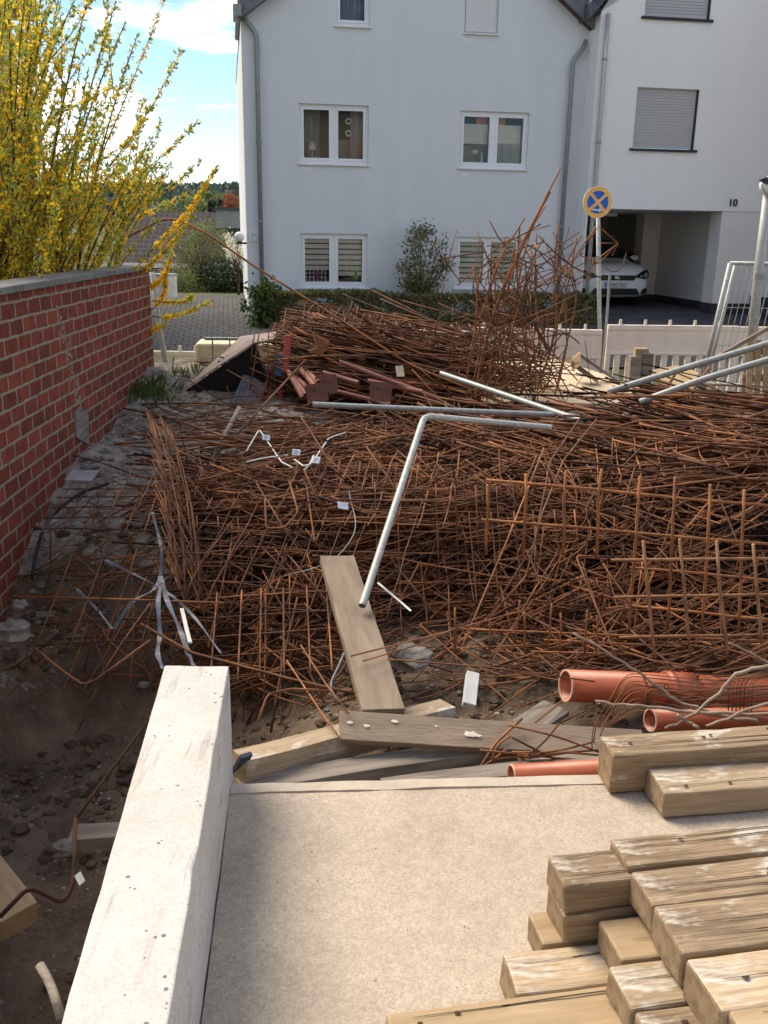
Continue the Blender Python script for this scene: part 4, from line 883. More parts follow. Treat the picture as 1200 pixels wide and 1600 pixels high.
# ================================================================ REBAR HEAP
random.seed(5)
def heap(x, y):
    g = g0(x, y)
    front = 4.55 + .25 * nzv(x * .8, 1) + .45 * (1 - sm(-1.1, -.7, x)) + .22 * sm(-.45, -.1, x) * (1 - sm(.7, 1.2, x))
    top = .50 + .12 * nzv(x * 1.1, y * 1.1, 5) + .10 * nzv(x * 3, y * 3, 8) + .42 * sm(1.2, 3.0, x) * sm(5.6, 7, y)
    m = sm(front, front + 1.25, y) * (1 - sm(8.1, 9.0, y)) * sm(-1.95, -1.15, x) * (1 - sm(4.6, 5.3, x))
    z = lerp(g, max(g, top), m)
    bk = sm(9.0, 9.9, y) * (1 - sm(11.4, 12.2, y)) * sm(-1.55, -.75, x) * (1 - sm(1.3, 2.3, x))
    z = max(z, lerp(g, 1.22 - .17 * x + .06 * nzv(x * 2, y * 2, 3), bk))
    lowl = sm(4.3, 5.0, y) * (1 - sm(6.4, 7.2, y)) * sm(-2.3, -1.9, x) * (1 - sm(-1.5, -1.0, x))
    z = max(z, g + .22 * lowl)
    rb = sm(3.6, 4.2, y) * (1 - sm(8, 9, y)) * sm(.9, 1.5, x) * .12
    return z + rb
def hit(px, py, lift=0):
    d = ray(px, py).normalized(); t = 2.2
    while t < 30:
        p = EYEV + d * t
        if p.z <= heap(p.x, p.y) + lift:
            lo, hi = t - .08, t
            for _ in range(7):
                md = (lo + hi) / 2; q = EYEV + d * md
                if q.z <= heap(q.x, q.y) + lift: hi = md
                else: lo = md
            return EYEV + d * hi
        t += .08
    return None
def bar_pts(px, py, ang, ln, lift=0, sag=0, bend=0):
    """ln in photo pixels, ang in degrees counter-clockwise in the photo"""
    dx = math.cos(R(ang)) * ln / 2; dy = -math.sin(R(ang)) * ln / 2
    c = hit(px, py, lift)
    if c is None or c.y > 13: return None
    k = (c - EYEV).dot(fw)
    a = hit(px - dx, py - dy, lift); b = hit(px + dx, py + dy, lift)
    w_ = ln / FPX * k; v = rt * (dx * 2) - up * (dy * 2); v = v / v.length * w_
    if a is not None and b is not None and abs(a.y - b.y) < .55 * w_ + .35: q0, q1 = a, b
    else:
        v.y += random.gauss(0, .22) * w_; q0, q1 = c - v / 2, c + v / 2
    md = (q0 + q1) / 2 + Vector((0, 0, -sag * w_)) + rv(.01)
    if bend: md += rv(bend * w_)
    return [q0 + Vector((0, 0, random.uniform(0, .03))), md, q1 + Vector((0, 0, random.uniform(0, .03)))]
def smooth3(p, n=5): return bez(p[0], p[1] * 2 - (p[0] + p[2]) / 2, p[2], n)
def shapebar(kind, p):
    if kind == 'straight': return smooth3(p, 3)
    if kind == 'hook':
        q = smooth3(p, 3); d = (q[-1] - q[0]); e = d.cross(Vector((0, 1, .4))).normalized() * random.choice((-1, 1)) * random.uniform(.05, .14)
        return arc(q + [q[-1] + e, ][:], .03, 3)
    if kind == 'u':
        d = p[2] - p[0]; e = d.cross(Vector((0, 1, .3))).normalized() * random.uniform(.07, .17) * random.choice((-1, 1)) + rv(.02)
        return arc([p[0] + e * .9, p[0], p[2], p[2] + e], .04, 4)
    if kind == 'loop':
        d = p[2] - p[0]; e = d.cross(Vector((0, .35, 1))).normalized() * min(.4, d.length * random.uniform(.35, .8)) + Vector((0, 0, random.uniform(-.05, .06)))
        return arc([p[0], p[2], p[2] + e, p[0] + e, p[0] + d * .02, p[0] + d * .02 + (e + d) * .15], .03, 3)
    if kind == 'curl':
        q = smooth3(p, 5); return [v + rv(.025) for v in q]
# (x0, y0, x1, y1, count, mean angle, spread, length, lift low, lift high, radius, individuals, zone label)
ZONES = [
 (235, 645, 720, 800, 640, 5, 11, 280, -.28, .06, .0074, 56, 'thin rusty rebar rod in the flat orange brown layer left of the bent white tube'),
 (260, 790, 730, 960, 330, 8, 36, 230, -.30, .05, .005, 34, 'thin rusty rebar rod in the dark hollow around the standing plank'),
 (250, 930, 600, 1090, 200, 20, 50, 200, -.1, .10, .006, 14, 'thin rusty rebar rod over the earth between white beam and standing plank'),
 (40, 780, 300, 1060, 80, 22, 45, 170, -.05, .12, .005, 30, 'thin rusty rebar rod spread over the dirt bank below the brick wall'),
 (640, 650, 880, 830, 360, -4, 26, 250, -.28, .06, .006, 24, 'thin rusty rebar rod in the middle of the heap right of the bent white tube'),
 (700, 800, 1000, 1010, 260, 25, 48, 200, -.3, .05, .005, 24, 'thin rusty rebar rod behind the left end of the upright mesh'),
 (860, 610, 1230, 760, 520, -7, 7, 430, -.3, .10, .0085, 46, 'long rusty rebar rod in the combed bundle at the upper right of the heap'),
 (900, 740, 1230, 1000, 360, -2, 35, 240, -.35, .04, .005, 20, 'thin rusty rebar rod tangled behind the upright mesh at the right'),
 (800, 1000, 1230, 1060, 110, 2, 16, 260, -.1, .1, .006, 10, 'thin rusty rebar rod lying above the topmost orange pipe'),
 (450, 500, 780, 630, 420, -9, 9, 260, -.35, .05, .009, 30, 'rusty rebar rod in the raised back heap in front of the hedge'),
 (270, 625, 480, 690, 50, -3, 12, 230, -.03, .1, .006, 12, 'thin rusty rebar rod on the rubble bank beyond the brick wall foot'),
 (690, 930, 980, 1040, 130, 4, 35, 180, -.15, .08, .005, 0, 'x'),
 (620, 1000, 960, 1100, 26, 0, 30, 170, -.02, .06, .005, 0, 'x'),
]
tangle = MB(); dark = MB(); tot = 0  # dark: the lower bars, with the hollow's shade painted into their colour
for (x0, y0, x1, y1, n, mu, sg, ln, l0, l1, r_, ind, lb) in ZONES:
    made = 0
    for k in range(n):
        px = random.uniform(x0, x1); py = random.uniform(y0, y1); isind = k < ind
        lift = random.uniform(l0, l1) if not isind else random.uniform(max(-.03, l0), l1 + .02)
        if x0 == 860 and py < 655 - (px - 860) * .2: continue
        L_ = ln * random.uniform(.35, 1.3) * (1.1 if isind else 1)
        p = bar_pts(px, py, random.gauss(mu, sg), L_, lift, random.uniform(-.03, .04), random.choice((.01, .02, .05)))
        if p is None: continue
        if max(v.z for v in p) > 1.5: continue
        if x0 > 200 and x0 < 290 and min(p[0].x / p[0].y, p[2].x / p[2].y) < (x0 - 600 - 45) / FPX * 1.04: continue
        kd = random.choices(('straight', 'hook', 'u', 'loop', 'curl'), (78, 7, 5, 3, 7))[0]
        pts = shapebar(kd, p)
        if max(v.z - heap(v.x, v.y) for v in pts) > .22: pts = smooth3(p, 3)
        if max(v.z - heap(v.x, v.y) for v in pts) > .35: continue
        rr = r_ * random.choice((.6, .75, .9, 1, 1.3))
        if isind:
            m = MB(); m.tube(pts, rr, 6); o = m.build('rebar', 'rust_obj', smooth=True); prop(o, lb, 'rebar', lb.replace('rod', 'rods', 1)); tot += 1
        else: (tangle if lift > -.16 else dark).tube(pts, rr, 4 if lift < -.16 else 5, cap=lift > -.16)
for k, (px, py, tz, lb) in enumerate(((300, 760, .1, 0), (420, 735, .18, 0), (520, 700, .12, 0), (600, 760, .2, 0), (380, 820, .25, 0), (700, 730, .1, 0), (800, 790, .3, 0), (960, 720, .1, 0), (1060, 700, .15, 0), (480, 860, .5, 0), (640, 900, .6, 0))):
    c = hit(px, py, .03)
    if c is None: continue
    u = Vector((1, random.uniform(-.35, .35), random.uniform(-.12, .12))).normalized(); v = Vector((random.uniform(-.3, .3), 1, tz)).normalized(); su = .15; nu, nv = random.randint(6, 9), random.randint(5, 7); mb = MB(); o0 = c - u * su * (nu - 1) / 2 - v * su * (nv - 1) / 2; sd_ = random.random() * 9
    wv = lambda a, b: o0 + u * a + v * b + Vector((0, 0, .06 * nzv(a * 1.5, b * 1.5, sd_)))
    for i in range(nu): mb.tube([wv(i * su + random.gauss(0, .006), lerp(-.06, (nv - 1) * su + .06, t / 6)) for t in range(7)], .0045, 6)
    for i in range(nv): mb.tube([wv(lerp(-.06, (nu - 1) * su + .06, t / 7), i * su) - Vector((0, 0, .008)) for t in range(8)], .0045, 6)
    prop(mb.build('mesh_sheet', 'rust_obj', smooth=True), 'small bent rusty mesh sheet lying among the loose rods on the heap', 'mesh panel', 'bent mesh sheets among the loose rods')
for (x0, y0, x1, y1, n, mu, sg, ln, *_) in ZONES[:10]:
    if y0 < 930 and x0 > 100:
        for k in range(int(n * .75)):
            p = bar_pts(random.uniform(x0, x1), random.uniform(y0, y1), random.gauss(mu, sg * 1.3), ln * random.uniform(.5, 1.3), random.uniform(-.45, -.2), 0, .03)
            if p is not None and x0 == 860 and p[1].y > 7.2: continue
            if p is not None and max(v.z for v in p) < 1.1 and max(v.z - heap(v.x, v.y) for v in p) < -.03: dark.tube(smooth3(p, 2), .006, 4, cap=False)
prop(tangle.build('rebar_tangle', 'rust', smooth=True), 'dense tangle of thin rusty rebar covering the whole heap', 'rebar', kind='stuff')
prop(dark.build('rebar_tangle_core', 'rust_dark_shade', smooth=True), 'rusty rebar deep inside the heap, shade painted in as a darker colour', 'rebar', kind='stuff')
print('individual bars', tot)
# ================================================================ REINFORCEMENT MESH PANELS
random.seed(17)
def curve_seg(P, n=5):
    out = []; Q = [P[0] * 2 - P[1]] + P + [P[-1] * 2 - P[-2]]
    for i in range(1, len(Q) - 2):
        for k in range(n):
            t = k / n; a, b, c, d = Q[i - 1], Q[i], Q[i + 1], Q[i + 2]; out.append(.5 * ((2 * b) + (c - a) * t + (2 * a - 5 * b + 4 * c - d) * t * t + (3 * b - a - 3 * c + d) * t ** 3))
    return out + [P[-1]]
def mesh_panel(label, o, u, v, nu, nv, su=.15, sv_=.15, r=.004, m_='rust_orange', warp=0, group='welded reinforcement meshes', drop=.0, name='rebar_mesh', over=.05, jit=.006):
    """nu bars run along v (spaced along u), nv bars run along u"""
    o = Vector(o); u = Vector(u).normalized(); v = Vector(v).normalized(); n = u.cross(v).normalized(); mb = MB(); W_ = (nu - 1) * su; H_ = (nv - 1) * sv_; sd_ = random.random() * 99
    def P(a, b, off=0): return o + u * a + v * b + n * (off + warp * nzv(a * 1.3, b * 1.3, sd_) + warp * .4 * math.sin(a * 2.2 + sd_))
    for i in range(nu):
        if random.random() < drop: continue
        j = random.gauss(0, jit); mb.tube([P(i * su + j, lerp(-over, H_ + over, t), r) for t in [k / 8 for k in range(9)]], r, 6)
    for i in range(nv):
        if random.random() < drop: continue
        j = random.gauss(0, jit); mb.tube([P(lerp(-over, W_ + over, t), i * sv_ + j, -r) for t in [k / 10 for k in range(11)]], r, 6)
    return prop(mb.build(name, m_, smooth=True), label, 'mesh panel', group)
def wire_panel(label, lines, r, m_, name='rebar_mesh', group='welded reinforcement meshes'):
    mb = MB()
    for (a, b) in lines:
        a = Vector(a); b = Vector(b); mb.tube([a, a.lerp(b, .33) + rv(.004), a.lerp(b, .66) + rv(.004), b], r, 7)
    return prop(mb.build(name, m_, smooth=True), label, 'mesh panel', group)
def L2(x0, y0, x1, y1, Y0_, Y1_=None): return (aty(x0, y0, Y0_), aty(x1, y1, Y1_ or Y0_))
Ya = 4.75
hl = [(760, 750, 1240, 793), (752, 812, 1240, 853), (985, 887, 1240, 911), (985, 947, 1240, 971), (975, 1003, 1240, 1024)]
vl = [(762, 757, 759, 867), (822, 740, 818, 870), (885, 735, 879, 867), (940, 733, 932, 872), (1000, 744, 980, 1035), (1055, 745, 1038, 1040), (1110, 757, 1092, 1040), (1163, 765, 1150, 1045), (1216, 770, 1205, 1045)]
wire_panel('large orange rusty mesh standing upright at the right front of the heap', [L2(*q, Ya) for q in hl] + [L2(*q, Ya - .015) for q in vl], .0085, 'rust_orange')
hl = [(955, 875, 1240, 873), (960, 933, 1240, 928), (968, 996, 1240, 990)]; vl = [(1005, 845, 1025, 1045), (1062, 842, 1082, 1050), (1120, 845, 1138, 1052), (1177, 850, 1195, 1052)]
wire_panel('tan ribbed mesh nearest the camera at the right front, in front of the orange one', [L2(*q, 4.5) for q in hl] + [L2(*q, 4.485) for q in vl], .0085, 'rust_tan')
hl = [(705, 982, 1240, 1003), (830, 1018, 1240, 1034), (850, 1000, 1240, 1016)]; vl = [(711, 950, 711, 1022), (765, 960, 765, 1020), (820, 957, 820, 1022), (876, 958, 875, 1018), (812, 938, 805, 1004), (862, 943, 856, 1014), (918, 953, 914, 1020), (933, 962, 930, 1025)]
wire_panel('low mesh strip with short upright stubs above the topmost orange pipe', [L2(*q, 4.6) for q in hl] + [L2(*q, 4.59) for q in vl], .006, 'rust_orange')
# more panels leaning behind them
for k, (px, py, Y, lb) in enumerate(((700, 850, 5.2, 'dim mesh panel in the dark hollow behind the standing plank top'), (860, 900, 5.1, 'half hidden mesh leaning behind the left end of the orange upright mesh'), (1050, 860, 5.3, 'half hidden mesh leaning behind the middle of the orange upright mesh'), (590, 800, 5.6, 'mesh panel leaning under the foot of the bent white tube'), (430, 900, 5.2, 'sagging mesh panel over the dark earth left of the standing plank'))):
    o = aty(px - 110, py + 80, Y); mesh_panel(lb, o, (1, random.uniform(-.1, .3), random.uniform(-.15, .15)), (random.uniform(-.15, .15), .5, 1), 8, 6, .13, .13, .0045, 'rust', .05, drop=.15)
# the panel seen edge-on, standing like a fin at the left (230-320, 620-950)
for k, (x0, y0, x1, y1, Ya_, Yb_, lb) in enumerate(((228, 640, 290, 945, 6.3, 4.9, 'left one of the bent meshes standing like a fin'), (250, 650, 312, 940, 6.35, 4.95, 'right one of the bent meshes standing like a fin'))):
    lines = []
    for j in range(5):
        f = j / 4; a = aty(lerp(x0, x0 + 16, f), lerp(y0, y0 + 20, f), Ya_ - .3 * f); b = aty(lerp(x1 - 24, x1, f), lerp(y1 - 60, y1, f) , Yb_ + .25 * (1 - f)); lines.append((a, b))
    mb = MB()
    for a, b in lines: mb.tube(smooth3([a, (a + b) / 2 + rv(.02) + Vector((.03, 0, 0)), b], 4), .005, 6)
    for t in [i / 17 for i in range(18)]:
        a = lines[0][0].lerp(lines[0][1], t); b = lines[-1][0].lerp(lines[-1][1], t); e = (b - a) * .25
        mb.tube([a - e + rv(.01), b + e + rv(.01)], .0035, 5)
    prop(mb.build('bent_mesh', 'rust', smooth=True), lb, 'mesh panel', 'bent fin like meshes at the left of the heap')
# mesh over the dirt bank, left
for k, (pts, lb) in enumerate((((aty(70, 830, 5.6), aty(230, 830, 5.6), aty(110, 765, 6.3)), 'thin mesh hanging over the dark earth right beside the brick wall'), ((aty(60, 1010, 4.9), aty(330, 1000, 4.9), aty(110, 870, 5.4)), 'sparse mesh lying on the dirt above the pit'), ((aty(330, 1060, 4.3), aty(520, 1040, 4.4), aty(340, 940, 4.9)), 'sparse mesh on the earth above the far end of the white beam'))):
    a, b, c = pts; mesh_panel(lb, a, b - a, c - a, 6, 5, (b - a).length / 5, (c - a).length / 4, .0055, 'rust', .05)
# stacked panels in the back heap
for k in range(16):
    f = k / 15; z0 = lerp(.42, 1.2, f); y0 = 9.35 + .5 * f + random.uniform(-.12, .12); x0 = -1.25 + .25 * f + random.uniform(-.2, .2)
    u = (1, random.uniform(-.05, .12), -.13 + random.uniform(-.05, .04)); v = (random.uniform(-.1, .1), 1, .08 + random.uniform(-.03, .06))
    nm = ['topmost', 'second from the top', 'third from the top'][15 - k] if k > 12 else None
    mesh_panel((nm + ' mesh sheet of the stack in the raised back heap') if nm else 'rusty mesh sheet inside the stack in the raised back heap', (x0, y0, z0), u, v, random.randint(13, 17), 9, .15, .15, .006, 'rust' if k % 2 else 'rust_obj', .035, 'stacked mesh sheets in the back heap', drop=.05)
# upright ends sticking out of the back stack
for k, (px, py, h) in enumerate(((487, 505, 28), (520, 512, 26), (555, 500, 36), (586, 520, 34), (620, 515, 36), (655, 525, 30), (612, 505, 26), (540, 488, 30))):
    m = MB(); a = aty(px, py + h * .6, 10.0); b = aty(px + random.uniform(4, 12), py - h * .6, 10.0); m.tube([a, b], .011, 6); prop(m.build('rebar_stub', 'rust_obj', smooth=True), 'short rusty rebar stub sticking up from the raised back heap', 'rebar', 'short stubs on the back heap')
# ================================================================ THE TALL BENT MESH (700-900, 270-640)
random.seed(31)
tall = []
def curve_px(pts, Y, r, m_='rust_orange', dy=0):
    P = [aty(x, y, Y + dy * i) for i, (x, y) in enumerate(pts)]
    # Catmull-Rom
    out = []
    Q = [P[0] * 2 - P[1]] + P + [P[-1] * 2 - P[-2]]
    for i in range(1, len(Q) - 2):
        for k in range(4):
            t = k / 4; a, b, c, d = Q[i - 1], Q[i], Q[i + 1], Q[i + 2]
            out.append(.5 * ((2 * b) + (c - a) * t + (2 * a - 5 * b + 4 * c - d) * t * t + (3 * b - a - 3 * c + d) * t ** 3))
    return out + [P[-1]]
TL = [[(876, 262), (842, 330), (806, 400), (778, 470), (752, 560), (740, 640)], [(860, 300), (828, 360), (800, 430), (775, 520), (760, 630)], [(870, 275), (835, 345), (812, 430), (800, 520), (790, 640)], [(852, 322), (815, 385), (790, 470), (782, 560), (800, 650)],
      [(835, 350), (800, 420), (770, 500), (745, 600)], [(812, 352), (808, 430), (818, 520), (838, 640)], [(805, 380), (795, 450), (800, 540), (812, 650)], [(872, 350), (866, 430), (870, 520), (850, 630)], [(901, 372), (886, 450), (862, 540), (830, 640)],
      [(838, 365), (836, 440), (842, 530), (848, 640)], [(770, 400), (775, 480), (770, 560), (742, 640)], [(752, 420), (745, 470), (750, 540), (735, 620)], [(788, 372), (770, 440), (742, 520), (728, 600)], [(902, 395), (870, 470), (840, 540), (800, 650)], [(893, 420), (900, 470), (880, 560), (862, 640)],
      [(740, 425), (760, 500), (800, 560), (850, 640)], [(735, 470), (790, 520), (850, 560), (890, 650)], [(820, 340), (780, 410), (762, 480), (800, 590)]]
mb = MB()
for q in TL: mb.tube(curve_px(q, 9.3 + random.uniform(-.3, .3), 0), .0085, 6)
prop(mb.build('tall_bent_mesh', 'rust_orange', smooth=True), 'tall tangled rebar mesh rising like a bush in front of the grey house', 'rebar mesh', 'tall tangled mesh cage')
mb = MB()
for (x0, y0, x1, y1) in ((742, 440, 905, 363), (745, 470, 912, 395), (748, 412, 860, 352), (740, 500, 905, 455), (748, 530, 900, 480), (735, 560, 890, 520), (740, 590, 870, 560), (760, 385, 845, 350), (752, 455, 870, 430), (730, 610, 860, 590), (765, 345, 850, 420), (790, 370, 900, 440), (750, 500, 860, 560), (745, 540, 845, 620)):
    Y = 9.2 + random.uniform(-.3, .3); a = aty(x0, y0, Y); b = aty(x1, y1, Y + random.uniform(-.2, .2)); mb.tube(smooth3([a, (a + b) / 2 + rv(.035), b], 4), .0065, 6)
prop(mb.build('cross_bars', 'rust', smooth=True), 'rusty cross bars woven through the tall tangled mesh', 'rebar mesh', 'tall tangled mesh cage')
mb = MB()
for k in range(190):
    x = random.gauss(795, 48); y = random.uniform(400, 650); Y = 9.2 + random.uniform(-.5, .4); L_ = random.uniform(35, 150); an = R(random.choice((random.gauss(68, 18), random.gauss(110, 18), random.gauss(10, 25))))
    x += (560 - y) * .18
    a = aty(x - math.cos(an) * L_ / 2, y + math.sin(an) * L_ / 2, Y); b = aty(x + math.cos(an) * L_ / 2, y - math.sin(an) * L_ / 2, Y + random.uniform(-.2, .2)); mb.tube(smooth3([a, (a + b) / 2 + rv(.045), b], 4), random.choice((.0045, .006, .007)), 5)
prop(mb.build('wire_tangle', 'rust', smooth=True), 'fine rusty wire tangle at the foot of the tall bent mesh', 'rebar', kind='stuff')
def rod(label, pts, Y, r, m_='rust_obj', name='rebar', grp=None, rnd=.03, cat='rebar', n=7, dy=0, snap=None):
    P = []
    for i, (x, y) in enumerate(pts):
        yy = Y[i] if isinstance(Y, (list, tuple)) else Y
        if snap is not None:
            h = hit(x, y, snap)
            if h is not None and abs(h.y - yy) < 2.5: yy = h.y
        P.append(aty(x, y, yy))
    m = MB(); m.tube(arc(P, rnd, 5) if rnd else P, r, n); return prop(m.build(name, m_, smooth=True), label, cat, grp)
mb = MB()
for q in ([(905, 398), (935, 354), (966, 380), (936, 412), (905, 398)], [(938, 380), (966, 380), (956, 400)], [(900, 400), (931, 354)], [(925, 372), (930, 358)], [(915, 440), (940, 400), (966, 380)], [(770, 480), (935, 400)]): mb.tube([aty(x, y, 9.4) for x, y in q], .006, 5)
prop(mb.build('bent_mesh', 'rust_orange', smooth=True), 'diamond shaped bent mesh corner crossing the street sign pole', 'mesh panel')
rod('long thin rusty rod arching from the forsythia over to the back heap', [(196, 372), (263, 337), (320, 362), (400, 418), (520, 492), (640, 570), (720, 600), (900, 560)][:6] + [(815, 545 + 95)], [10.6, 10.4, 10.2, 10.0, 9.7, 9.4, 9.0], .012, 'rust_orange', rnd=.2)
H = [
 ('long rusty rod leaning from the dirt bank up to the red posts', [(350, 700), (384, 663), (478, 562)], [7.2, 7.6, 9.4], .013),
 ('rusty rod from the wall foot pointing right into the heap', [(193, 638), (260, 652), (345, 680), (440, 705)], [7.8, 7.6, 7.3, 7.0], .013),
 ('thin rusty rod reaching left over the dirt towards the small grey plate', [(88, 706), (150, 720), (230, 748), (330, 755)], [6.6, 6.5, 6.2, 6.0], .008),
 ('orange rusty rod bent into a wide hook, left of the hanging tag cluster', [(350, 790), (303, 778), (316, 735), (280, 700)], [6.0, 5.9, 6.0, 6.1], .007),
 ('rusty U shaped rod standing out of the heap centre', [(414, 780), (416, 826), (445, 824), (466, 800), (452, 752)], 5.6, .008),
 ('rusty rod with a sharp bend below the tag cluster', [(447, 752), (478, 752), (492, 848), (560, 700)], 5.7, .007),
 ('two metre rusty rod falling diagonally in front of the standing plank', [(468, 648), (540, 760), (600, 860), (680, 960)], [6.6, 6.0, 5.4, 4.9], .008),
 ('curved rusty rod hooked at the top, right of the bent white tube', [(905, 655), (860, 720), (835, 850), (760, 970)], [6.0, 5.3, 4.8, 4.5], .009),
 ('second curved rusty rod parallel to the hooked one', [(932, 655), (880, 720), (848, 800), (822, 900), (765, 965)], [6.1, 5.3, 4.8, 4.6, 4.4], .009),
 ('straight rusty rod slanting down left of the upright mesh', [(850, 700), (790, 850), (722, 1010)], [5.6, 4.9, 4.3], .008),
 ('long low rusty rod lying over the earth in front of the standing plank', [(605, 1030), (760, 1042), (930, 1065)], [4.0, 4.05, 4.1], .007),
 ('rusty rod rising from the plank to the low mesh strip', [(548, 1025), (680, 992), (830, 950)], [4.0, 4.3, 4.6], .007),
 ('rusty rod crossing the standing plank', [(567, 1033), (660, 1005), (760, 960)], [3.95, 4.2, 4.4], .006),
 ('rusty hooked rod on the earth right of the white beam', [(402, 1130), (418, 1085), (455, 1076), (520, 1080)], [3.6, 3.7, 3.8, 3.9], .009),
 ('grey brown rod leaning on the old timbers', [(448, 1032), (500, 1110), (532, 1155)], [4.1, 3.7, 3.45], .007),
 ('second grey brown rod leaning beside the standing plank foot', [(470, 1008), (510, 1070), (545, 1115)], [4.2, 3.8, 3.55], .007),
 ('thin rusty rod bent over the pit edge, left foreground', [(48, 1008), (100, 1050), (130, 1070), (150, 1062), (235, 1000)], [4.6, 4.3, 4.2, 4.2, 4.3], .008),
 ('long rusty rod running diagonally into the pit beside the white beam', [(232, 1125), (165, 1215), (118, 1280)], [3.4, 2.9, 2.5], .008),
 ('dark ribbed rod bent like a hook in the pit', [(118, 1280), (115, 1380), (100, 1412), (45, 1385), (0, 1432)], [2.4, 2.15, 2.1, 2.1, 2.0], .009),
 ('thick dark red bar slanting below the fin like meshes', [(220, 975), (300, 1020), (450, 1060), (560, 1085)], [4.6, 4.35, 4.1, 3.9], .012),
 ('long horizontal rusty rod over the dirt, upper of two', [(20, 932), (180, 936), (350, 942)], [5.0, 4.9, 4.8], .008),
 ('steep orange rod stuck in the dirt above the pit', [(163, 905), (148, 980), (131, 1050)], [5.0, 4.6, 4.3], .008),
 ('pale rusty rod stuck slanting in the dirt', [(235, 942), (190, 1005), (153, 1062)], [4.7, 4.4, 4.2], .007),
 ('broken V of two rusty rods crossing over the low right rods', [(742, 1212), (775, 1160), (815, 1123)], [3.5, 3.6, 3.7], .011),
]
for lb, pts, Y, r_ in H: rod(lb, pts, Y, r_ * .75 if 'pit' in lb else r_ * (.62 if (Y if isinstance(Y, float) else min(Y)) < 4.6 else .8), 'rust_dark_shade' if ' pit' in lb and 'edge' not in lb else 'rust_obj', snap=.07 if (Y if isinstance(Y, float) else min(Y)) > 5.2 and 'leaning' not in lb and 'tag cluster' in lb + ' tag cluster' else None)
# bundle of rods behind the slab (740-930, 1130-1215)
for k, q in enumerate(((760, 1218, 775, 1165, 798, 1150), (808, 1195, 850, 1160, 874, 1130), (800, 1152, 850, 1178, 903, 1203), (776, 1186, 850, 1178, 935, 1172), (800, 1175, 860, 1176, 925, 1160), (750, 1172, 830, 1180, 930, 1190), (795, 1133, 870, 1150, 935, 1175), (825, 1185, 880, 1175, 935, 1180), (752, 1200, 780, 1180, 792, 1170))):
    rod('thin rusty rebar rod in the crossed bundle between plank and thickest timber', [(q[0], q[1]), (q[2], q[3]), (q[4], q[5])], [3.5, 3.52, 3.55], .0048, 'rust_obj', grp='crossed rods behind the slab rim', rnd=.1)
# short rods stuck upright etc. on the top right bundle
rod('short dark rod sticking up from the combed bundle at the right', [(1028, 630), (1062, 572)], [7.0, 7.1], .011)
rod('long rod rising out of the combed bundle and crossing the galvanised tubes', [(1030, 650), (1070, 628), (1108, 574)], [6.8, 6.9, 7.0], .01)
# stirrup bundle
mb = MB()
for k in range(11):
    f = k / 10; p = [(935 + 6 * f - 10, 1178 - 2 * k), (928 + 3.5 * k, 1135 - 1.2 * k), (978 + 1.5 * k, 1062 + .8 * k), (1120, 1075 + 2.5 * k), (1230, 1060 + 4 * k)]
    mb.tube(arc([aty(x + random.gauss(0, 3), y + random.gauss(0, 3) - (12 - 5 * k if j > 1 else 0), 3.66 + .035 * k + .02 * j) for j, (x, y) in enumerate(p)], .05, 4), .0028, 6)
prop(mb.build('stirrup_bundle', 'rust', smooth=True), 'bundle of thin rusty stirrups hanging over the orange pipes', 'stirrups', 'stirrup bundles over the pipes')
mb = MB()
for k in range(9):
    p = [(1005 + 3 * k, 1108), (1008 + 3 * k, 1070), (1060, 1088 + 2 * k), (1230, 1075 + 3 * k)]
    mb.tube(arc([aty(x + random.gauss(0, 3), y + random.gauss(0, 4), 3.85 + .02 * k) for x, y in p], .04, 4), .0028, 6)
for k in range(7):
    p = [(1138 + 3 * k, 1112), (1140 + 3 * k, 1062), (1200 + 3 * k, 1050)]; mb.tube(arc([aty(x + 3 * k, y, 3.9) for x, y in p], .04, 4), .0028, 6)
prop(mb.build('stirrup_bundle', 'rust', smooth=True), 'second stirrup bundle with upright bends on top of the middle orange pipe', 'stirrups', 'stirrup bundles over the pipes')
mb = MB()
for k in range(95):                                     # curling wires right of the bent tube
    cx = random.uniform(650, 930); cy = random.uniform(655, 830); a0 = random.uniform(0, 6.28); rx = random.uniform(25, 130); ry = rx * random.uniform(.25, .7); P = []
    for j in range(5):
        t = a0 + j * random.uniform(.35, .8); x = cx + rx * math.cos(t); y = cy + ry * math.sin(t); h = hit(x, y, random.uniform(0, .09))
        if h is not None and h.y < 10: P.append(h)
    if len(P) > 3 and max((P[i + 1] - P[i]).length for i in range(len(P) - 1)) < .9: mb.tube(curve_seg(P, 4), random.choice((.0035, .0045, .006)), 5)
prop(mb.build('curled_wire', 'rust', smooth=True), 'curling rusty wire right of the bent white tube', 'rebar', kind='stuff')
# pale dry branches
def branch(lb, pts, Y, r0, r1):
    P = [aty(x, y, Y[i] if isinstance(Y, list) else Y) for i, (x, y) in enumerate(pts)]; m = MB(); m.tube([p + rv(.004) for p in curve_seg(P)], r0, 7, r1); return prop(m.build('dry_branch', 'branch', smooth=True), lb, 'branch', 'dry pale branches over the orange pipes')
branch('long pale branch running down from the mesh over the topmost orange pipe', [(895, 988), (960, 1025), (1020, 1068), (1060, 1095), (1110, 1112), (1180, 1128)], 3.7, .005, .009)
branch('dry branch crossing flat above the thickest timber', [(932, 1097), (1000, 1103), (1080, 1112), (1230, 1120)], 3.62, .006, .009)
branch('dry branch rising to the right and crossing the others', [(1040, 1138), (1080, 1118), (1120, 1085), (1150, 1055), (1220, 1038)], 3.6, .006, .009)
branch('dry branch at the right edge rising over the middle pipe', [(1105, 1134), (1150, 1115), (1230, 1092)], 3.55, .006, .008)
branch('thin dry twig behind the tan mesh at the right edge', [(1140, 1003), (1180, 1025), (1230, 1045)], 3.9, .004, .007)
branch('short broken branch stub just above the thickest timber', [(1058, 1118), (1078, 1130), (1090, 1136)], 3.55, .007, .008)
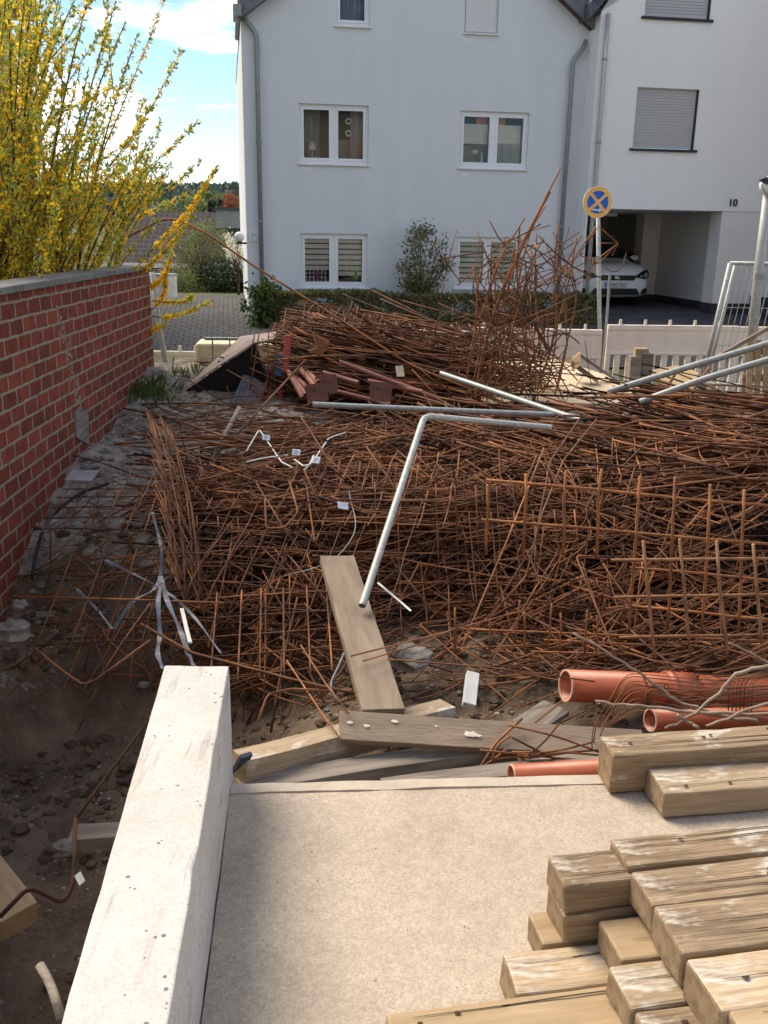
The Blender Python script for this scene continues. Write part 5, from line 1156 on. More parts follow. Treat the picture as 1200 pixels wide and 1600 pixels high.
# ================================================================ GALVANISED TUBES
random.seed(41)
def galv(lb, pts, Y, r=.021, m_='galv', n=12, rnd=.06):
    P = [aty(x, y, Y[i]) for i, (x, y) in enumerate(pts)]; m = MB()
    m.tube(arc(P, rnd, 5) if len(P) > 2 else P, r, n, cap=False); o = m.build('galvanised_tube', m_, smooth=True); prop(o, lb, 'tube', 'galvanised tubes on the heap')
    m = MB(); e = P[0]; d = (P[0] - P[1]).normalized(); m.pipe(e - d * .01, e + d * .003, r * 1.02, r * .8, 14); m.build('tube_end', 'galv', o); return o
galv('white grey tube bent at a right angle, its long leg standing on the plank', [(566, 946), (663, 650), (860, 668)], [4.45, 5.75, 6.2], .0205, 'galv_pale')
galv('straight galvanised tube lying flat across the heap above the bent one', [(489, 632), (905, 650)], [6.6, 6.75], .021)
galv('galvanised tube slanting down to the right in front of the tall mesh', [(690, 584), (915, 660)], [7.8, 6.5], .024)
galv('upper galvanised tube rising to the right picture edge', [(950, 612), (1080, 572), (1230, 528)], [6.9, 6.8, 6.7], .024, 'galv')
galv('lower galvanised tube rising to the right picture edge', [(1000, 628), (1100, 592), (1230, 553)], [6.7, 6.6, 6.5], .024, 'galv')
galv('short galvanised stub end in the middle of the combed bundle', [(985, 640), (960, 668)], [7.2, 7.0], .022)
board('dark brown steel rail leaning up to the right over the galvanised tubes', aty(1090, 572, 7.5), aty(1235, 490, 7.3), .045, .03, 'branch', name='steel_rail', cat='rail')
# weathered stick over the heap, left
rod('weathered grey wooden stick leaning on the left of the heap', [(331, 718), (374, 637)], [6.6, 7.1], .017, 'wood_grey', name='wooden_stick', rnd=0, cat='stick')
# white rods with tags
T = [('white coated rod bent over at the left of the tag cluster', [(385, 705), (405, 671), (418, 690), (440, 722), (456, 730)]), ('white coated rod rising to the right of the tag cluster', [(475, 735), (490, 720), (514, 684), (540, 676)]), ('short white coated rod curling through the tag cluster', [(460, 718), (474, 728), (484, 726), (490, 712)]), ('flat lying white coated rod left of the tag cluster', [(385, 722), (410, 716), (450, 711)])]
for lb, pts in T: rod(lb, pts, 6.15 if 'flat' not in lb else 6.25, .0055, 'white_plastic', name='coated_rod', grp=None, rnd=.05, cat='rod', snap=.12)
def plate(lb, px, py, Y, w_, h_, th, m_, rot, name='tag', cat='tag', grp=None, marks=False):
    h = hit(px, py, .14) if 'tag' in lb or 'label' in lb else None
    p = h if h is not None and h.y > 5 else aty(px, py, Y); m = MB(); m.box(-w_ / 2, w_ / 2, -h_ / 2, h_ / 2, -th / 2, th / 2); o = m.build(name, m_, local=True, bevel=min(.004, th * .3)); o.location = p; o.rotation_euler = [R(a) for a in rot]; prop(o, lb, cat, grp)
    if marks:
        m = MB()
        for k in range(4): m.box(-w_ * .32, w_ * random.uniform(.1, .34), -h_ * .3 + k * h_ * .18, -h_ * .26 + k * h_ * .18, th / 2 + .0008, th / 2 + .0016)
        m.build('print_lines', 'tag_blue', o, local=True)
    return o
plate('white tag with blue print, upper left of the cluster of tags', 416, 684, 6.1, .055, .045, .012, 'tag_white', (50, 5, 8), marks=True)
plate('white tag with blue print, middle and highest standing in the heap centre', 463, 707, 6.1, .055, .045, .012, 'tag_white', (55, 0, -5), marks=True)
plate('white tag with blue print, lower right beside the rising white rod', 494, 719, 6.05, .055, .05, .012, 'tag_white', (50, 0, -20), marks=True)
plate('crumpled white label on the heap above the standing plank', 536, 790, 5.6, .075, .05, .004, 'tag_white', (50, 15, 30), marks=False)
plate('small pale paper scrap stuck on the back heap by the long thin rod', 625, 580, 9.3, .09, .11, .006, 'foam', (70, 0, 30))
plate('small blue plastic bit under the flat lying galvanised tube', 547, 638, 7.0, .05, .02, .01, 'tag_blue', (30, 0, 0))
plate('small grey metal plate with holes lying on the dirt bank by the wall', 128, 743, 6.15, .19, .16, .008, 'grey_zinc', (12, 0, -4), name='metal_plate', cat='plate')
plate('small transparent bluish tag on the hooked rod in the pit', 125, 1373, 2.15, .035, .02, .004, 'galv', (30, 20, -50))
# flat grey straps
def strap(lb, pts, Y, w_=.014):
    P = curve_seg([aty(x, y, Y[i] if isinstance(Y, list) else Y) for i, (x, y) in enumerate(pts)], 6); vs = []; n = len(P)
    for i, p in enumerate(P):
        d = (P[min(n - 1, i + 1)] - P[max(0, i - 1)]).normalized(); s = d.cross(Vector((.2, -.6, .8))).normalized() * w_; s = Matrix.Rotation(.8 * math.sin(i * .5), 3, d) @ s; vs += [p + s, p - s, p + s + Vector((0, 0, -.0015)), p - s + Vector((0, 0, -.0015))]
    m = MB(); m.add(vs, [(4 * i, 4 * i + 1, 4 * i + 5, 4 * i + 4) for i in range(n - 1)] + [(4 * i + 2, 4 * i + 6, 4 * i + 7, 4 * i + 3) for i in range(n - 1)]); prop(m.build('plastic_strap', 'strap'), lb, 'strap', 'grey plastic straps on the dirt bank')
strap('wide grey plastic strap hanging down to the white beam, left one', [(254, 905), (247, 940), (250, 990), (246, 1020), (255, 1045)], [5.0, 4.8, 4.6, 4.4, 4.2])
strap('wide grey plastic strap hanging down to the white beam, right one', [(250, 900), (262, 940), (282, 985), (292, 1015), (303, 1040)], [5.0, 4.8, 4.6, 4.4, 4.2])
strap('grey strap curving up through the rods above the two hanging straps', [(178, 982), (207, 940), (245, 915), (252, 860), (238, 800)], [4.8, 4.9, 5.1, 5.4, 5.7], .010)
strap('thin blue grey strap lying flat from the dirt to the fin meshes', [(165, 875), (210, 897), (260, 925), (300, 960), (345, 1020)], [5.4, 5.3, 5.0, 4.8, 4.4], .008)
strap('short bright grey strap on the dirt left of the pit edge', [(120, 920), (150, 950), (175, 982)], [5.1, 4.9, 4.75], .008)
strap('grey strap half buried on the dark bank by the brick wall', [(50, 835), (95, 815), (140, 812)], [5.7, 5.8, 5.8], .012)
board('short pale green painted stick standing behind the white beam', aty(297, 1003, 4.4), aty(284, 950, 4.8), .022, .012, 'white_plastic', name='painted_stick', cat='stick')
board('thin white splinter of wood right of the standing plank', aty(590, 910, 4.7), aty(642, 955, 4.5), .012, .006, 'white_plastic', name='white_splinter', cat='splinter', twist=.6)
rod('thin grey wire looping down left of the standing plank', [(545, 768), (560, 830), (520, 880), (445, 900)], [5.7, 5.3, 5.0, 5.0], .0028, 'galv', name='grey_wire', rnd=.3, cat='wire')
rod('grey cable curving on the earth under the plank foot', [(525, 1095), (515, 1070), (530, 1040), (538, 1020)], [3.9, 4.0, 4.1, 4.2], .007, 'strap', name='grey_cable', rnd=.05, cat='cable')
rod('grey cable lying in the pit beside the white beam', [(62, 1508), (80, 1540), (95, 1590)], [1.9, 1.85, 1.78], .012, 'wood_grey', name='mud_cable', rnd=.05, cat='cable')
rod('dark cable along the foot of the brick wall', [(170, 755), (120, 772), (70, 815), (55, 870), (50, 905)], [6.2, 6.1, 5.9, 5.7, 5.6], .012, 'steel_black', name='black_cable', rnd=.15, cat='cable')
# ================================================================ BACK LEFT CLUTTER
def quadsheet(lb, pts, m_, th, name='folded_sheet', cat='sheet', m2=None):
    """folded sheet: strip of quads through pairs of points, given thickness"""
    mb = MB(); n = len(pts); vs = []
    for a, b in pts: vs += [a, b]
    mb.add(vs, [(2 * i, 2 * i + 2, 2 * i + 3, 2 * i + 1) for i in range(n - 1)]); o = mb.build(name, m_ if not m2 else [m_, m2]); s = o.modifiers.new('solid', 'SOLIDIFY'); s.thickness = th; s.offset = 1
    return prop(o, lb, cat)
fs = thing('folded_board', aty(350, 630, 9.6), 'large folded board, brown on top and black inside, behind the rubble bank', 'board')
m = MB(); a, b, c, d, e = aty(290, 610, 9.4), aty(397, 538, 9.3), aty(412, 585, 9.3), aty(406, 640, 9.4), aty(340, 640, 9.5)
m.prism([a, b, c, d, e], (.02, .03, 0)); m.build('black_side', 'black_sheet', fs)
m = MB()
for q in ([aty(290, 607, 9.38), aty(338, 562, 9.9), aty(350, 553, 10.1), aty(397, 537, 9.29)], [aty(350, 553, 10.1), aty(376, 527, 10.5), aty(437, 519, 10.3), aty(426, 532, 9.8), aty(397, 537, 9.29)]): m.prism(q, (0, 0, .012))
m.build('brown_side', 'brown_sheet', fs)
m = MB(); c = aty(350, 545, 10.7); m.box(-.33, .62, 0, .5, -.55, .06); o = m.build('foam_block', 'foam', local=True, bevel=.03); o.location = c; o.rotation_euler = (0, 0, R(5)); prop(o, 'cream yellow insulation block behind the folded board', 'block')
fr = thing('rack_frame', aty(325, 640, 10.5), 'thin grey rack frame standing over the cream insulation block', 'frame')
m = MB(); m.tube([aty(320, 529, 10.5), aty(480, 531, 10.6)], .018, 8); m.build('top_rail', 'galv', fs and fr)
for x in (332, 359, 470):
    m = MB(); m.tube([aty(x, 530, 10.5), aty(x, 640, 10.5)], .009, 6); m.build('post', 'galv', fr)
m = MB(); m.tube([aty(322, 558, 10.48), aty(440, 556, 10.5)], .007, 6); m.build('rail', 'galv', fr)
# stack of grey boards
st = thing('board_stack', aty(380, 632, 9.1), 'stack of thin grey boards leaning behind the rubble bank', 'boards')
for k in range(6):
    m = MB(); a = aty(361 + 7 * k, 630 + 1 * k, 9.15); b = aty(379 + 6 * k, 588 + 2.2 * k, 9.3); q = Vector((.055, .04, 0)); m.prism([a, b, b + q, a + q], (.0, .22, .04)); m.build('board', 'wood_grey' if k % 2 else 'strap', st)
for k, (x0, y0, x1, y1, w_) in enumerate(((445, 524, 439, 580, .07), (414, 580, 409, 640, .05), (438, 572, 432, 640, .055), (402, 585, 398, 636, .035), (424, 560, 416, 640, .03))):
    lb = ['thick red steel post rising highest behind the grey board stack', 'short red steel post just right of the grey boards', 'red steel post below the tall red one', 'dark thin red post nearest the grey boards', 'slender red post between the other red posts'][k]
    a = aty(x1, y1, 9.3); b = aty(x0, y0, 9.5); m = MB(); d = (b - a); m.prism([a, a + Vector((w_, 0, 0)), a + Vector((w_, .05, 0)), a + Vector((0, .05, 0))], d); prop(m.build('red_post', 'red_paint', bevel=.004), lb, 'post', 'red steel posts')
rod('short red brace crossing between the red posts', [(396, 610), (412, 628)], 9.25, .018, 'red_paint', name='red_brace', rnd=0, cat='brace')
plate('blue scrap plate between the tall red post and the pipe bundle', 436, 572, 9.45, .07, .22, .01, 'tag_blue', (80, 5, 0), name='scrap_plate', cat='plate')
plate('pale pink scrap sheet between the red posts', 424, 590, 9.5, .18, .16, .01, 'brown_sheet', (80, 20, 10), name='scrap_plate', cat='plate')
# loose mesh around the folded board
wire_panel('thin mesh standing upright in front of the folded board and red posts', [L2(*q, 9.2) for q in ((405, 520, 390, 610), (420, 515, 416, 620), (432, 518, 428, 600), (392, 555, 470, 590), (390, 575, 470, 612), (400, 540, 468, 565), (390, 600, 440, 615), (398, 522, 392, 565))], .006, 'rust')
# red brown pipes and plates
for k, (x0, y0, x1, y1) in enumerate(((450, 580, 478, 618), (445, 572, 474, 622), (468, 575, 492, 604), (462, 590, 487, 612), (480, 582, 498, 598))):
    a = aty(x0, y0, 9.4); b = aty(x1, y1, 8.9); m = MB(); m.pipe(a, b, .028, .022, 14); prop(m.build('primer_pipe', 'primer', smooth=False), ['pinkish brown steel pipe, upper one of the bundle by the red posts', 'pinkish brown steel pipe, lowest and longest of the bundle', 'pinkish brown steel pipe running to the upper rusty plate', 'pinkish brown steel pipe in the middle of the bundle', 'pinkish brown steel pipe, rightmost of the bundle'][k], 'pipe', 'pinkish steel pipes')
for k, (x0, y0, x1, y1, lb) in enumerate(((505, 582, 560, 598, 'short pipe behind the upper rusty plate'), (520, 610, 610, 632, 'pinkish pipe running right under the two plates'), (575, 595, 660, 612, 'brown pipe behind the single right plate'), (530, 565, 690, 625, 'long brown pipe in the lower back heap'))):
    m = MB(); m.pipe(aty(x0, y0, 9.2), aty(x1, y1, 9.0), .022, .017, 12); prop(m.build('steel_pipe', 'primer'), lb, 'pipe')
for k, (x, y, lb) in enumerate(((495, 614, 'rounded rusty brown plate, front one of the left pair'), (510, 600, 'rounded rusty brown plate, rear one of the left pair'), (595, 612, 'rounded rusty brown plate standing alone at the right'))):
    m = MB(); w_, h_, c_ = .105, .095, .02; P = []
    for (cx, cz, a0) in ((w_ - c_, h_ - c_, 0), (-w_ + c_, h_ - c_, 90), (-w_ + c_, -h_ + c_, 180), (w_ - c_, -h_ + c_, 270)):
        for j in range(4): t = R(a0 + 30 * j); P.append((cx + c_ * math.cos(t), 0, cz + c_ * math.sin(t)))
    m.prism(P, (0, .01, 0)); o = m.build('rusty_plate', 'rust_plate', local=True); o.location = aty(x, y, 8.85 + .08 * (k == 1)); o.rotation_euler = (R(-18), R(-8 + 5 * k), R(8)); prop(o, lb, 'plate', 'rounded rusty plates')
    m = MB(); m.tube([(-.02, -.003, .03), (-.02, .0, .03)], .012, 10); m.build('hole', 'trim_dark', o, local=True)
# fan of bright bent bars above the pipes
for k in range(7):
    rod('bright orange bent bar of the small fan in the back heap', [(482 + 2.5 * k, 548 - 1 * k), (500 + 2 * k, 556 - 1.5 * k), (489 + 4 * k, 520 + 2 * k)], 9.2, .010, 'rust_orange', grp='fan of bright bent bars', rnd=.02)
# pale leaning post by the wall end
post = thing('leaning_post', aty(262, 606, 11.0), 'pale grey post leaning to the left beside the end of the brick wall', 'post')
m = MB(); m.tube([aty(264, 606, 11.0), aty(237, 425, 11.0)], .03, 12); m.build('post', 'galv_pale', post, smooth=True)
rod('thin dark stake standing beside the pale leaning post', [(268, 612), (271, 558)], 10.2, .006, 'steel_black', name='thin_stake', rnd=0, cat='stake')
# ================================================================ BARRIERS
def barrier(lb, x0, x1, y0, y1, ztop, zbot, m_, pegs, slats=True, name='barrier_panel'):
    """x along, local; placed between two points (x0,y0)-(x1,y1)"""
    a = Vector((x0, y0, 0)); b = Vector((x1, y1, 0)); ln = (b - a).length; t = thing(name, (x0, y0, zbot), lb, 'barrier', 'cream plastic barrier panels', math.atan2(y1 - y0, x1 - x0)); H_ = ztop - zbot; m = MB()
    m.box(0, ln, 0, .045, H_ * .62, H_ * .98); m.box(0, ln, -.012, .057, H_ * .93, H_); m.box(0, ln, -.012, .057, H_ * .60, H_ * .64)
    m.box(0, .06, -.01, .055, 0, H_ * .6); m.box(ln - .06, ln, -.01, .055, 0, H_ * .6); m.box(.06, ln - .06, 0, .045, 0, .07)
    m.build('frame', m_, t, local=True, bevel=.008)
    m = MB()
    if slats:
        n = int(ln / .16)
        for k in range(1, n): x = k * ln / n; m.box(x - .04, x + .04, .005, .04, .07, H_ * .6)
    else: m.box(.06, ln - .06, .008, .037, .07, H_ * .6)
    m.build('slats', m_, t, local=True, bevel=.004)
    m = MB()
    for k in range(int(ln / pegs)): x = (k + .5) * pegs; m.tube([(x, .022, H_), (x, .022, H_ + .07)], .022, 10, .019)
    m.build('pegs', m_, t, local=True, smooth=False)
    m = MB()
    for k in range(int(ln / .33)):
        x = .2 + k * .33
        if x < ln - .1: m.tube([(x, -.004, H_ * .78), (x, .0, H_ * .78)], .035, 14, .03); 
    m.build('dimples', m_, t, local=True); return t
def bx(x, Y): return aty(x, 550, Y).x
Yb = 12.5; zt = aty(1050, 509, Yb).z
barrier('cream plastic barrier panel in front of the garage driveway, left of the wire fence', bx(947, Yb), bx(1150, Yb + .1), Yb, Yb + .1, zt, zt - 1.0, 'barrier', .34)
barrier('cream plastic barrier panel behind the wire fence at the right edge', bx(1154, Yb), bx(1400, Yb + .2), Yb + .12, Yb + .3, zt - .01, zt - 1.0, 'barrier', .34)
barrier('cream plastic barrier panel behind the tall bent mesh, beside the sign pole', bx(735, Yb + .1), bx(939, Yb), Yb + .1, Yb, zt - .07, zt - 1.05, 'barrier', .34, slats=False)
barrier('cream plastic barrier panel mostly hidden behind the raised back heap', bx(530, Yb + .2), bx(733, Yb + .1), Yb + .2, Yb + .1, zt - .12, zt - 1.1, 'barrier', .34, slats=False)
zl = aty(280, 549, 11.6).z; barrier('cream plastic barrier panel with close pegs between brick wall and folded board', bx(196, 11.6), bx(395, 11.6), 11.6, 11.6, zl, zl - .8, 'barrier_cream', .195, slats=False)
# ================================================================ WIRE FENCE, POLE, PALLET at the right
Yf = 10.6
wf = thing('wire_fence', aty(1095, 610, Yf), 'galvanised wire construction fence leaning at the right edge', 'fence')
TLp, BLp = aty(1141, 411, Yf), aty(1093, 615, Yf); TR = TLp + Vector((3.2, .15, -.02)); BR = BLp + Vector((3.2, .15, -.02))
m = MB(); m.tube([BLp, TLp], .026, 12); m.tube([BLp + Vector((.075, .07, 0)), TLp + Vector((.085, .07, -.01))], .02, 10); m.build('side_tube', 'galv_pale', wf, smooth=True)
m = MB(); m.tube([TLp, TR], .021, 12); m.tube([BLp + Vector((0, 0, .12)), BR], .02, 10); m.build('rail_tube', 'galv_pale', wf, smooth=True)
m = MB()
for k in range(1, 45):
    f = k * .07 / 3.2; m.tube([BLp.lerp(BR, f), TLp.lerp(TR, f)], .0042, 4)
for f in (.0, .33, .62, .8): m.tube([TLp.lerp(BLp, f), TR.lerp(BR, f)], .0042, 5)
m.build('wire_mesh', 'galv_pale', wf)
pl = thing('lamp_pole', aty(1165, 620, 10.2), 'pale grey pole with white cap behind the wire fence', 'pole')
m = MB(); m.tube([aty(1164, 640, 10.2), aty(1186, 420, 10.2), aty(1199, 300, 10.2)], .058, 18, .042); m.build('shaft', 'galv_pale', pl, smooth=True)
m = MB(); m.tube([aty(1186, 437, 10.2), aty(1187, 427, 10.2)], .062, 16); m.build('collar', 'galv', pl)
lc = thing('pole_lamp', aty(1198, 300, 10.2), 'white lamp with black visor on top of the pale pole', 'lamp'); m = MB(); m.ball(aty(1203, 290, 10.2), .11, 14, 10, (1, 1, .9)); m.build('lamp_head', 'lamp_white', lc, smooth=True)
m = MB(); m.prism([aty(1188, 281, 10.1), aty(1200, 276, 10.1), aty(1202, 290, 10.1)], (0, .06, 0)); m.build('visor', 'steel_black', lc)
m = MB(); m.tube(arc([aty(1190, 288, 10.1), aty(1195, 302, 10.1), aty(1208, 304, 10.1)], .05, 4), .006, 6); m.build('wire_guard', 'galv', lc)
pt = thing('wood_crate', aty(1185, 640, 10.0), 'yellow slatted wooden crate behind the wire fence', 'crate')
for k in range(7):
    a = aty(1166 + 13 * k, 650, 10.0); b = aty(1168 + 13 * k, 528 + 3 * (k % 3), 10.0); m = MB(); m.prism([a, a + Vector((.06, 0, 0)), a + Vector((.06, .02, 0)), a + Vector((0, .02, 0))], b - a); m.build('slat', 'wood_fresh', pt)
for y in (548, 590): m = MB(); a = aty(1160, y, 10.04); m.box(a.x, a.x + 1.2, a.y, a.y + .03, a.z - .04, a.z + .04); m.build('cross_board', 'wood_fresh', pt)
# formwork sheets and wood blocks behind the heap
def flat(lb, pts, m_, th, name, cat='board'):
    m = MB(); m.prism(pts, (0, .005, -th)); return prop(m.build(name, m_, bevel=.003), lb, cat)
flat('large pale formwork sheet lying behind the tall mesh', [aty(770, 572, 10.6), aty(850, 556, 10.9), aty(930, 580, 10.2), aty(1000, 605, 9.2), aty(960, 632, 8.8), aty(860, 628, 9.0), aty(775, 618, 9.3)], 'formply', .02, 'formwork_sheet')
flat('second pale formwork sheet bending up to the left under the tall mesh', [aty(715, 585, 10.4), aty(790, 560, 10.8), aty(840, 620, 9.2), aty(760, 632, 9.0)], 'formply', .02, 'formwork_sheet')
flat('yellow board tip right of the standing wood blocks', [aty(1018, 578, 9.8), aty(1060, 570, 9.9), aty(1092, 582, 9.5), aty(1080, 612, 9.0), aty(1040, 616, 8.9)], 'wood_fresh', .025, 'formwork_sheet')
b1 = thing('wood_blocks', aty(995, 605, 9.3), 'pair of upright greyish wood blocks nailed together before the barrier', 'wood block')
for x0, x1, yt in ((982, 1000, 557), (1001, 1017, 552)):
    a = aty(x0, 604, 9.3); b = aty(x1, 604, 9.3); c = aty(x0, yt, 9.3); m = MB(); m.box(a.x, b.x, 9.3, 9.42, a.z - .05, c.z); m.build('block', 'wood_grey', b1, bevel=.005)
m = MB(); a = aty(994, 548, 9.32); m.box(a.x - .0, a.x + .13, 9.33, 9.43, a.z - .12, a.z + .02); m.build('chip', 'wood_fresh', b1)
b2 = thing('pallet_piece', aty(920, 600, 9.6), 'broken wooden pallet piece tilted against the barrier', 'pallet piece')
for (x0, y0, x1, y1, w_) in ((893, 562, 935, 592, .05), (906, 552, 978, 602, .035), (893, 566, 922, 588, .03), (897, 560, 908, 551, .13)):
    a = aty(x0, y0, 9.6); b = aty(x1, y1, 9.4); m = MB(); m.prism([a, a + Vector((0, .1, 0)), a + Vector((0, .1, -w_)), a + Vector((0, 0, -w_))], b - a); m.build('slat', 'wood_fresh' if w_ > .045 else 'wood_grey', b2, bevel=.003)
# ================================================================ STREET SIGN
Ys = 13.2; c = aty(934, 316, Ys); k = (c - EYEV).dot(fw); r_ = 23.5 / FPX * k
sg = thing('no_stopping_sign', (c.x, Ys, g0(c.x, Ys)), 'round red and blue no stopping sign, its red coloured orange for reflected light, with white arrow on a grey pole', 'sign')
m = MB(); m.tube([aty(938, 600, Ys + .05), aty(934, 300, Ys + .05), ], .03, 14); a = aty(933, 291, Ys + .05); m.tube([aty(934, 300, Ys + .05), a], .031, 14); m.build('pole', 'galv_pale', sg, smooth=True)
m = MB()
for y in (318, 404): m.tube([aty(935, y, Ys + .05) + Vector((0, 0, -.02)), aty(935, y, Ys + .05) + Vector((0, 0, .02))], .038, 14)
m.build('pole_clamp', 'galv', sg)
SMt = Matrix.Translation(c) @ Matrix.Rotation(R(6), 4, 'Z') @ Matrix.Rotation(R(90), 4, 'X') @ Matrix.Rotation(R(-3), 4, 'Z')
def disc(r0, z0, z1, n=40): m = MB(); P = [(r0 * math.cos(6.2832 * j / n), r0 * math.sin(6.2832 * j / n), z0) for j in range(n)]; return xf(m.prism(P, (0, 0, z1 - z0)), SMt)
dk = disc(r_, -.01, .004).build('disc', 'sign_white', sg); disc(r_ * .965, .004, .0055).build('red_face_reflection', 'sign_red_reflection', dk)
ri, bw_ = r_ * .72, r_ * .10
for q in range(4):
    m = MB(); a0 = R(90 * q + 45); P = []
    # sector between the two diagonal bands
    base = Matrix.Rotation(R(90 * q), 3, 'Z'); s2 = bw_ * math.sqrt(2); P.append(base @ Vector((s2, 0, 0)))
    lim = math.asin(bw_ / ri)
    for j in range(13): t = lerp(-math.pi / 4 + lim, math.pi / 4 - lim, j / 12); P.append(base @ Vector((ri * math.cos(t), ri * math.sin(t), 0)))
    m.prism([(p.x, p.y, .0055) for p in P], (0, 0, .0015)); xf(m, SMt).build('blue_field', 'sign_blue', dk)
m = MB(); y = -ri * .68; w_ = r_ * .32; t = r_ * .045; ar = [(-w_, y - t, .0072), (w_ * .45, y - t, .0072), (w_ * .45, y + t, .0072), (-w_, y + t, .0072)]; m.prism(ar, (0, 0, .001))
m.prism([(w_ * .45 + .0005, y - t * 3.2, .0072), (w_ * 1.15, y, .0072), (w_ * .45 + .0005, y + t * 3.2, .0072)], (0, 0, .001)); xf(m, SMt).build('arrow', 'sign_white', dk)
m = MB(); m.tube([aty(941, 600, Ys - .4), aty(953, 428, Ys - .3)], .022, 4); prop(m.build('thin_stake', 'galv'), 'thin flat grey stake leaning beside the sign pole', 'stake')
# ================================================================ CAR
cf = aty(961, 464, 21.3); cp = hw((HI @ cf).x - .02, (HI @ Vector((cf.x, cf.y, 0))).y, 0); gz = g0(cp.x, cp.y) + .03
car = thing('parked_car', (cp.x, cp.y, gz), 'white people carrier parked nose out in the garage passage', 'car', rz=HA)
ST = [(-.02, .50, .34, .58, .70, .45), (.03, .72, .26, .60, .78, .60), (.14, .84, .21, .64, .86, .72), (.35, .91, .20, .72, .95, .78), (.7, .94, .19, .78, .97, .80), (1.05, .945, .19, .84, 1.01, .80), (1.2, .945, .19, .9, 1.08, .76), (1.6, .95, .19, .93, 1.29, .68), (2.0, .95, .19, .94, 1.45, .65), (2.7, .95, .19, .95, 1.52, .66), (3.6, .95, .19, .95, 1.51, .66), (4.3, .94, .2, .96, 1.46, .64), (4.75, .9, .25, .94, 1.25, .62), (4.85, .8, .35, .9, 1.0, .6)]
m = MB(); rings = []
for (y, hwid, zb, zs, zt_, ht) in ST:
    half = [(0, zb), (hwid * .85, zb), (hwid * .97, zb + .1), (hwid, lerp(zb, zs, .5)), (hwid * .985, zs), (lerp(hwid, ht, .55), lerp(zs, zt_, .55)), (ht, zt_ - .04), (ht * .8, zt_), (0, zt_ + .015)]
    rings.append([(x, y, z) for x, z in half] + [(-x, y, z) for x, z in half[-2:0:-1]])
n = len(rings[0]); vs = [v for r__ in rings for v in r__]; fs = [(i * n + k, i * n + (k + 1) % n, (i + 1) * n + (k + 1) % n, (i + 1) * n + k) for i in range(len(rings) - 1) for k in range(n)]
fs += [tuple(range(n))[::-1], tuple((len(rings) - 1) * n + k for k in range(n))]; m.add(vs, fs); o = m.build('body', 'car_white', car, local=True, smooth=True); s = o.modifiers.new('sub', 'SUBSURF'); s.levels = s.render_levels = 2
body = o
def carp(name, poly, m_, off, parent=car): mm = MB(); mm.prism(poly, off); return mm.build(name, m_, parent, local=True, bevel=.006)
carp('windscreen', [(-.80, 1.13, 1.045), (.80, 1.13, 1.045), (.66, 1.68, 1.34), (.60, 1.95, 1.44), (-.60, 1.95, 1.44), (-.66, 1.68, 1.34)], 'car_glass', (0, -.03, .03))
for sx in (-1, 1):
    carp('side_window', [(sx * .90, 1.5, 1.0), (sx * .90, 4.2, 1.02), (sx * .73, 4.1, 1.36), (sx * .73, 2.1, 1.36)], 'car_glass', (sx * .02, 0, 0))
    hl_ = carp('headlight', [(sx * .47, -.005, .66), (sx * .72, .05, .62), (sx * .87, .22, .68), (sx * .86, .30, .82), (sx * .66, .09, .80), (sx * .50, .02, .72)], 'car_black', (sx * .01, -.05, .01))
    mm = MB(); mm.ball((sx * .72, .02, .71), .055, 12, 8, (1, .5, 1)); mm.ball((sx * .6, -.01, .68), .035, 10, 6, (1, .5, 1)); mm.build('lens', 'lamp_glass', hl_, local=True, smooth=True)
    mm = MB(); mm.ball((sx * 1.02, 1.35, 1.06), .08, 10, 8, (1.2, .6, .8)); mm.tube([(sx * .88, 1.38, 1.06), (sx * 1.0, 1.36, 1.1)], .03, 6); mm.build('wing_mirror', 'car_white', car, local=True, smooth=True)
    carp('fog_lamp', [(sx * .62, .0, .30), (sx * .80, .12, .30), (sx * .80, .12, .44), (sx * .66, .0, .40)], 'car_black', (0, -.04, 0))
    for yy in (.95, 3.85):
        mm = MB(); mm.tube([(sx * .72, yy, .33), (sx * .955, yy, .33)], .33, 26); wl = mm.build('wheel', 'tyre', car, local=True, bevel=.02); mm = MB(); mm.tube([(sx * .95, yy, .33), (sx * .965, yy, .33)], .22, 20); mm.build('rim', 'alloy', wl, local=True)
    mm = MB(); mm.tube([(sx * .72, 2.0, 1.54), (sx * .72, 4.0, 1.53)], .015, 8); mm.build('roof_rail', 'alloy', car, local=True)
gl_ = carp('grille', [(-.42, -.03, .60), (.42, -.03, .60), (.50, .0, .71), (-.50, .0, .71)], 'car_black', (0, -.03, 0))
mm = MB()
for k in range(4): z = .615 + k * .024; mm.box(-.41 - .02 * k, .41 + .02 * k, -.068, -.061, z, z + .008)
mm.build('grille_bar', 'steel_black', gl_, local=True)
mm = MB(); mm.prism([(-.05, -.07, .64), (.055, -.07, .63), (.06, -.07, .655), (-.01, -.07, .66), (.055, -.07, .69), (-.055, -.07, .685), (-.06, -.07, .665)], (0, -.008, 0)); mm.build('emblem', 'chrome', gl_, local=True)
carp('lower_grille', [(-.58, -.02, .28), (.58, -.02, .28), (.50, -.03, .42), (-.50, -.03, .42)], 'car_black', (0, -.03, 0))
pp = carp('number_plate', [(-.26, -.05, .45), (.26, -.05, .45), (.26, -.05, .56), (-.26, -.05, .56)], 'plate_white', (0, -.02, 0))
mm = MB(); mm.box(-.255, -.225, -.074, -.0705, .455, .555); mm.build('blue_strip', 'sign_blue', pp, local=True)
xf(text_mb('BM-FC 9561', .095, .001), Matrix.Translation((.015, -.073, .472)) @ Matrix.Rotation(R(90), 4, 'X') @ Matrix.Scale(.86, 4, (1, 0, 0))).build('plate_text', 'car_black', pp, local=True)
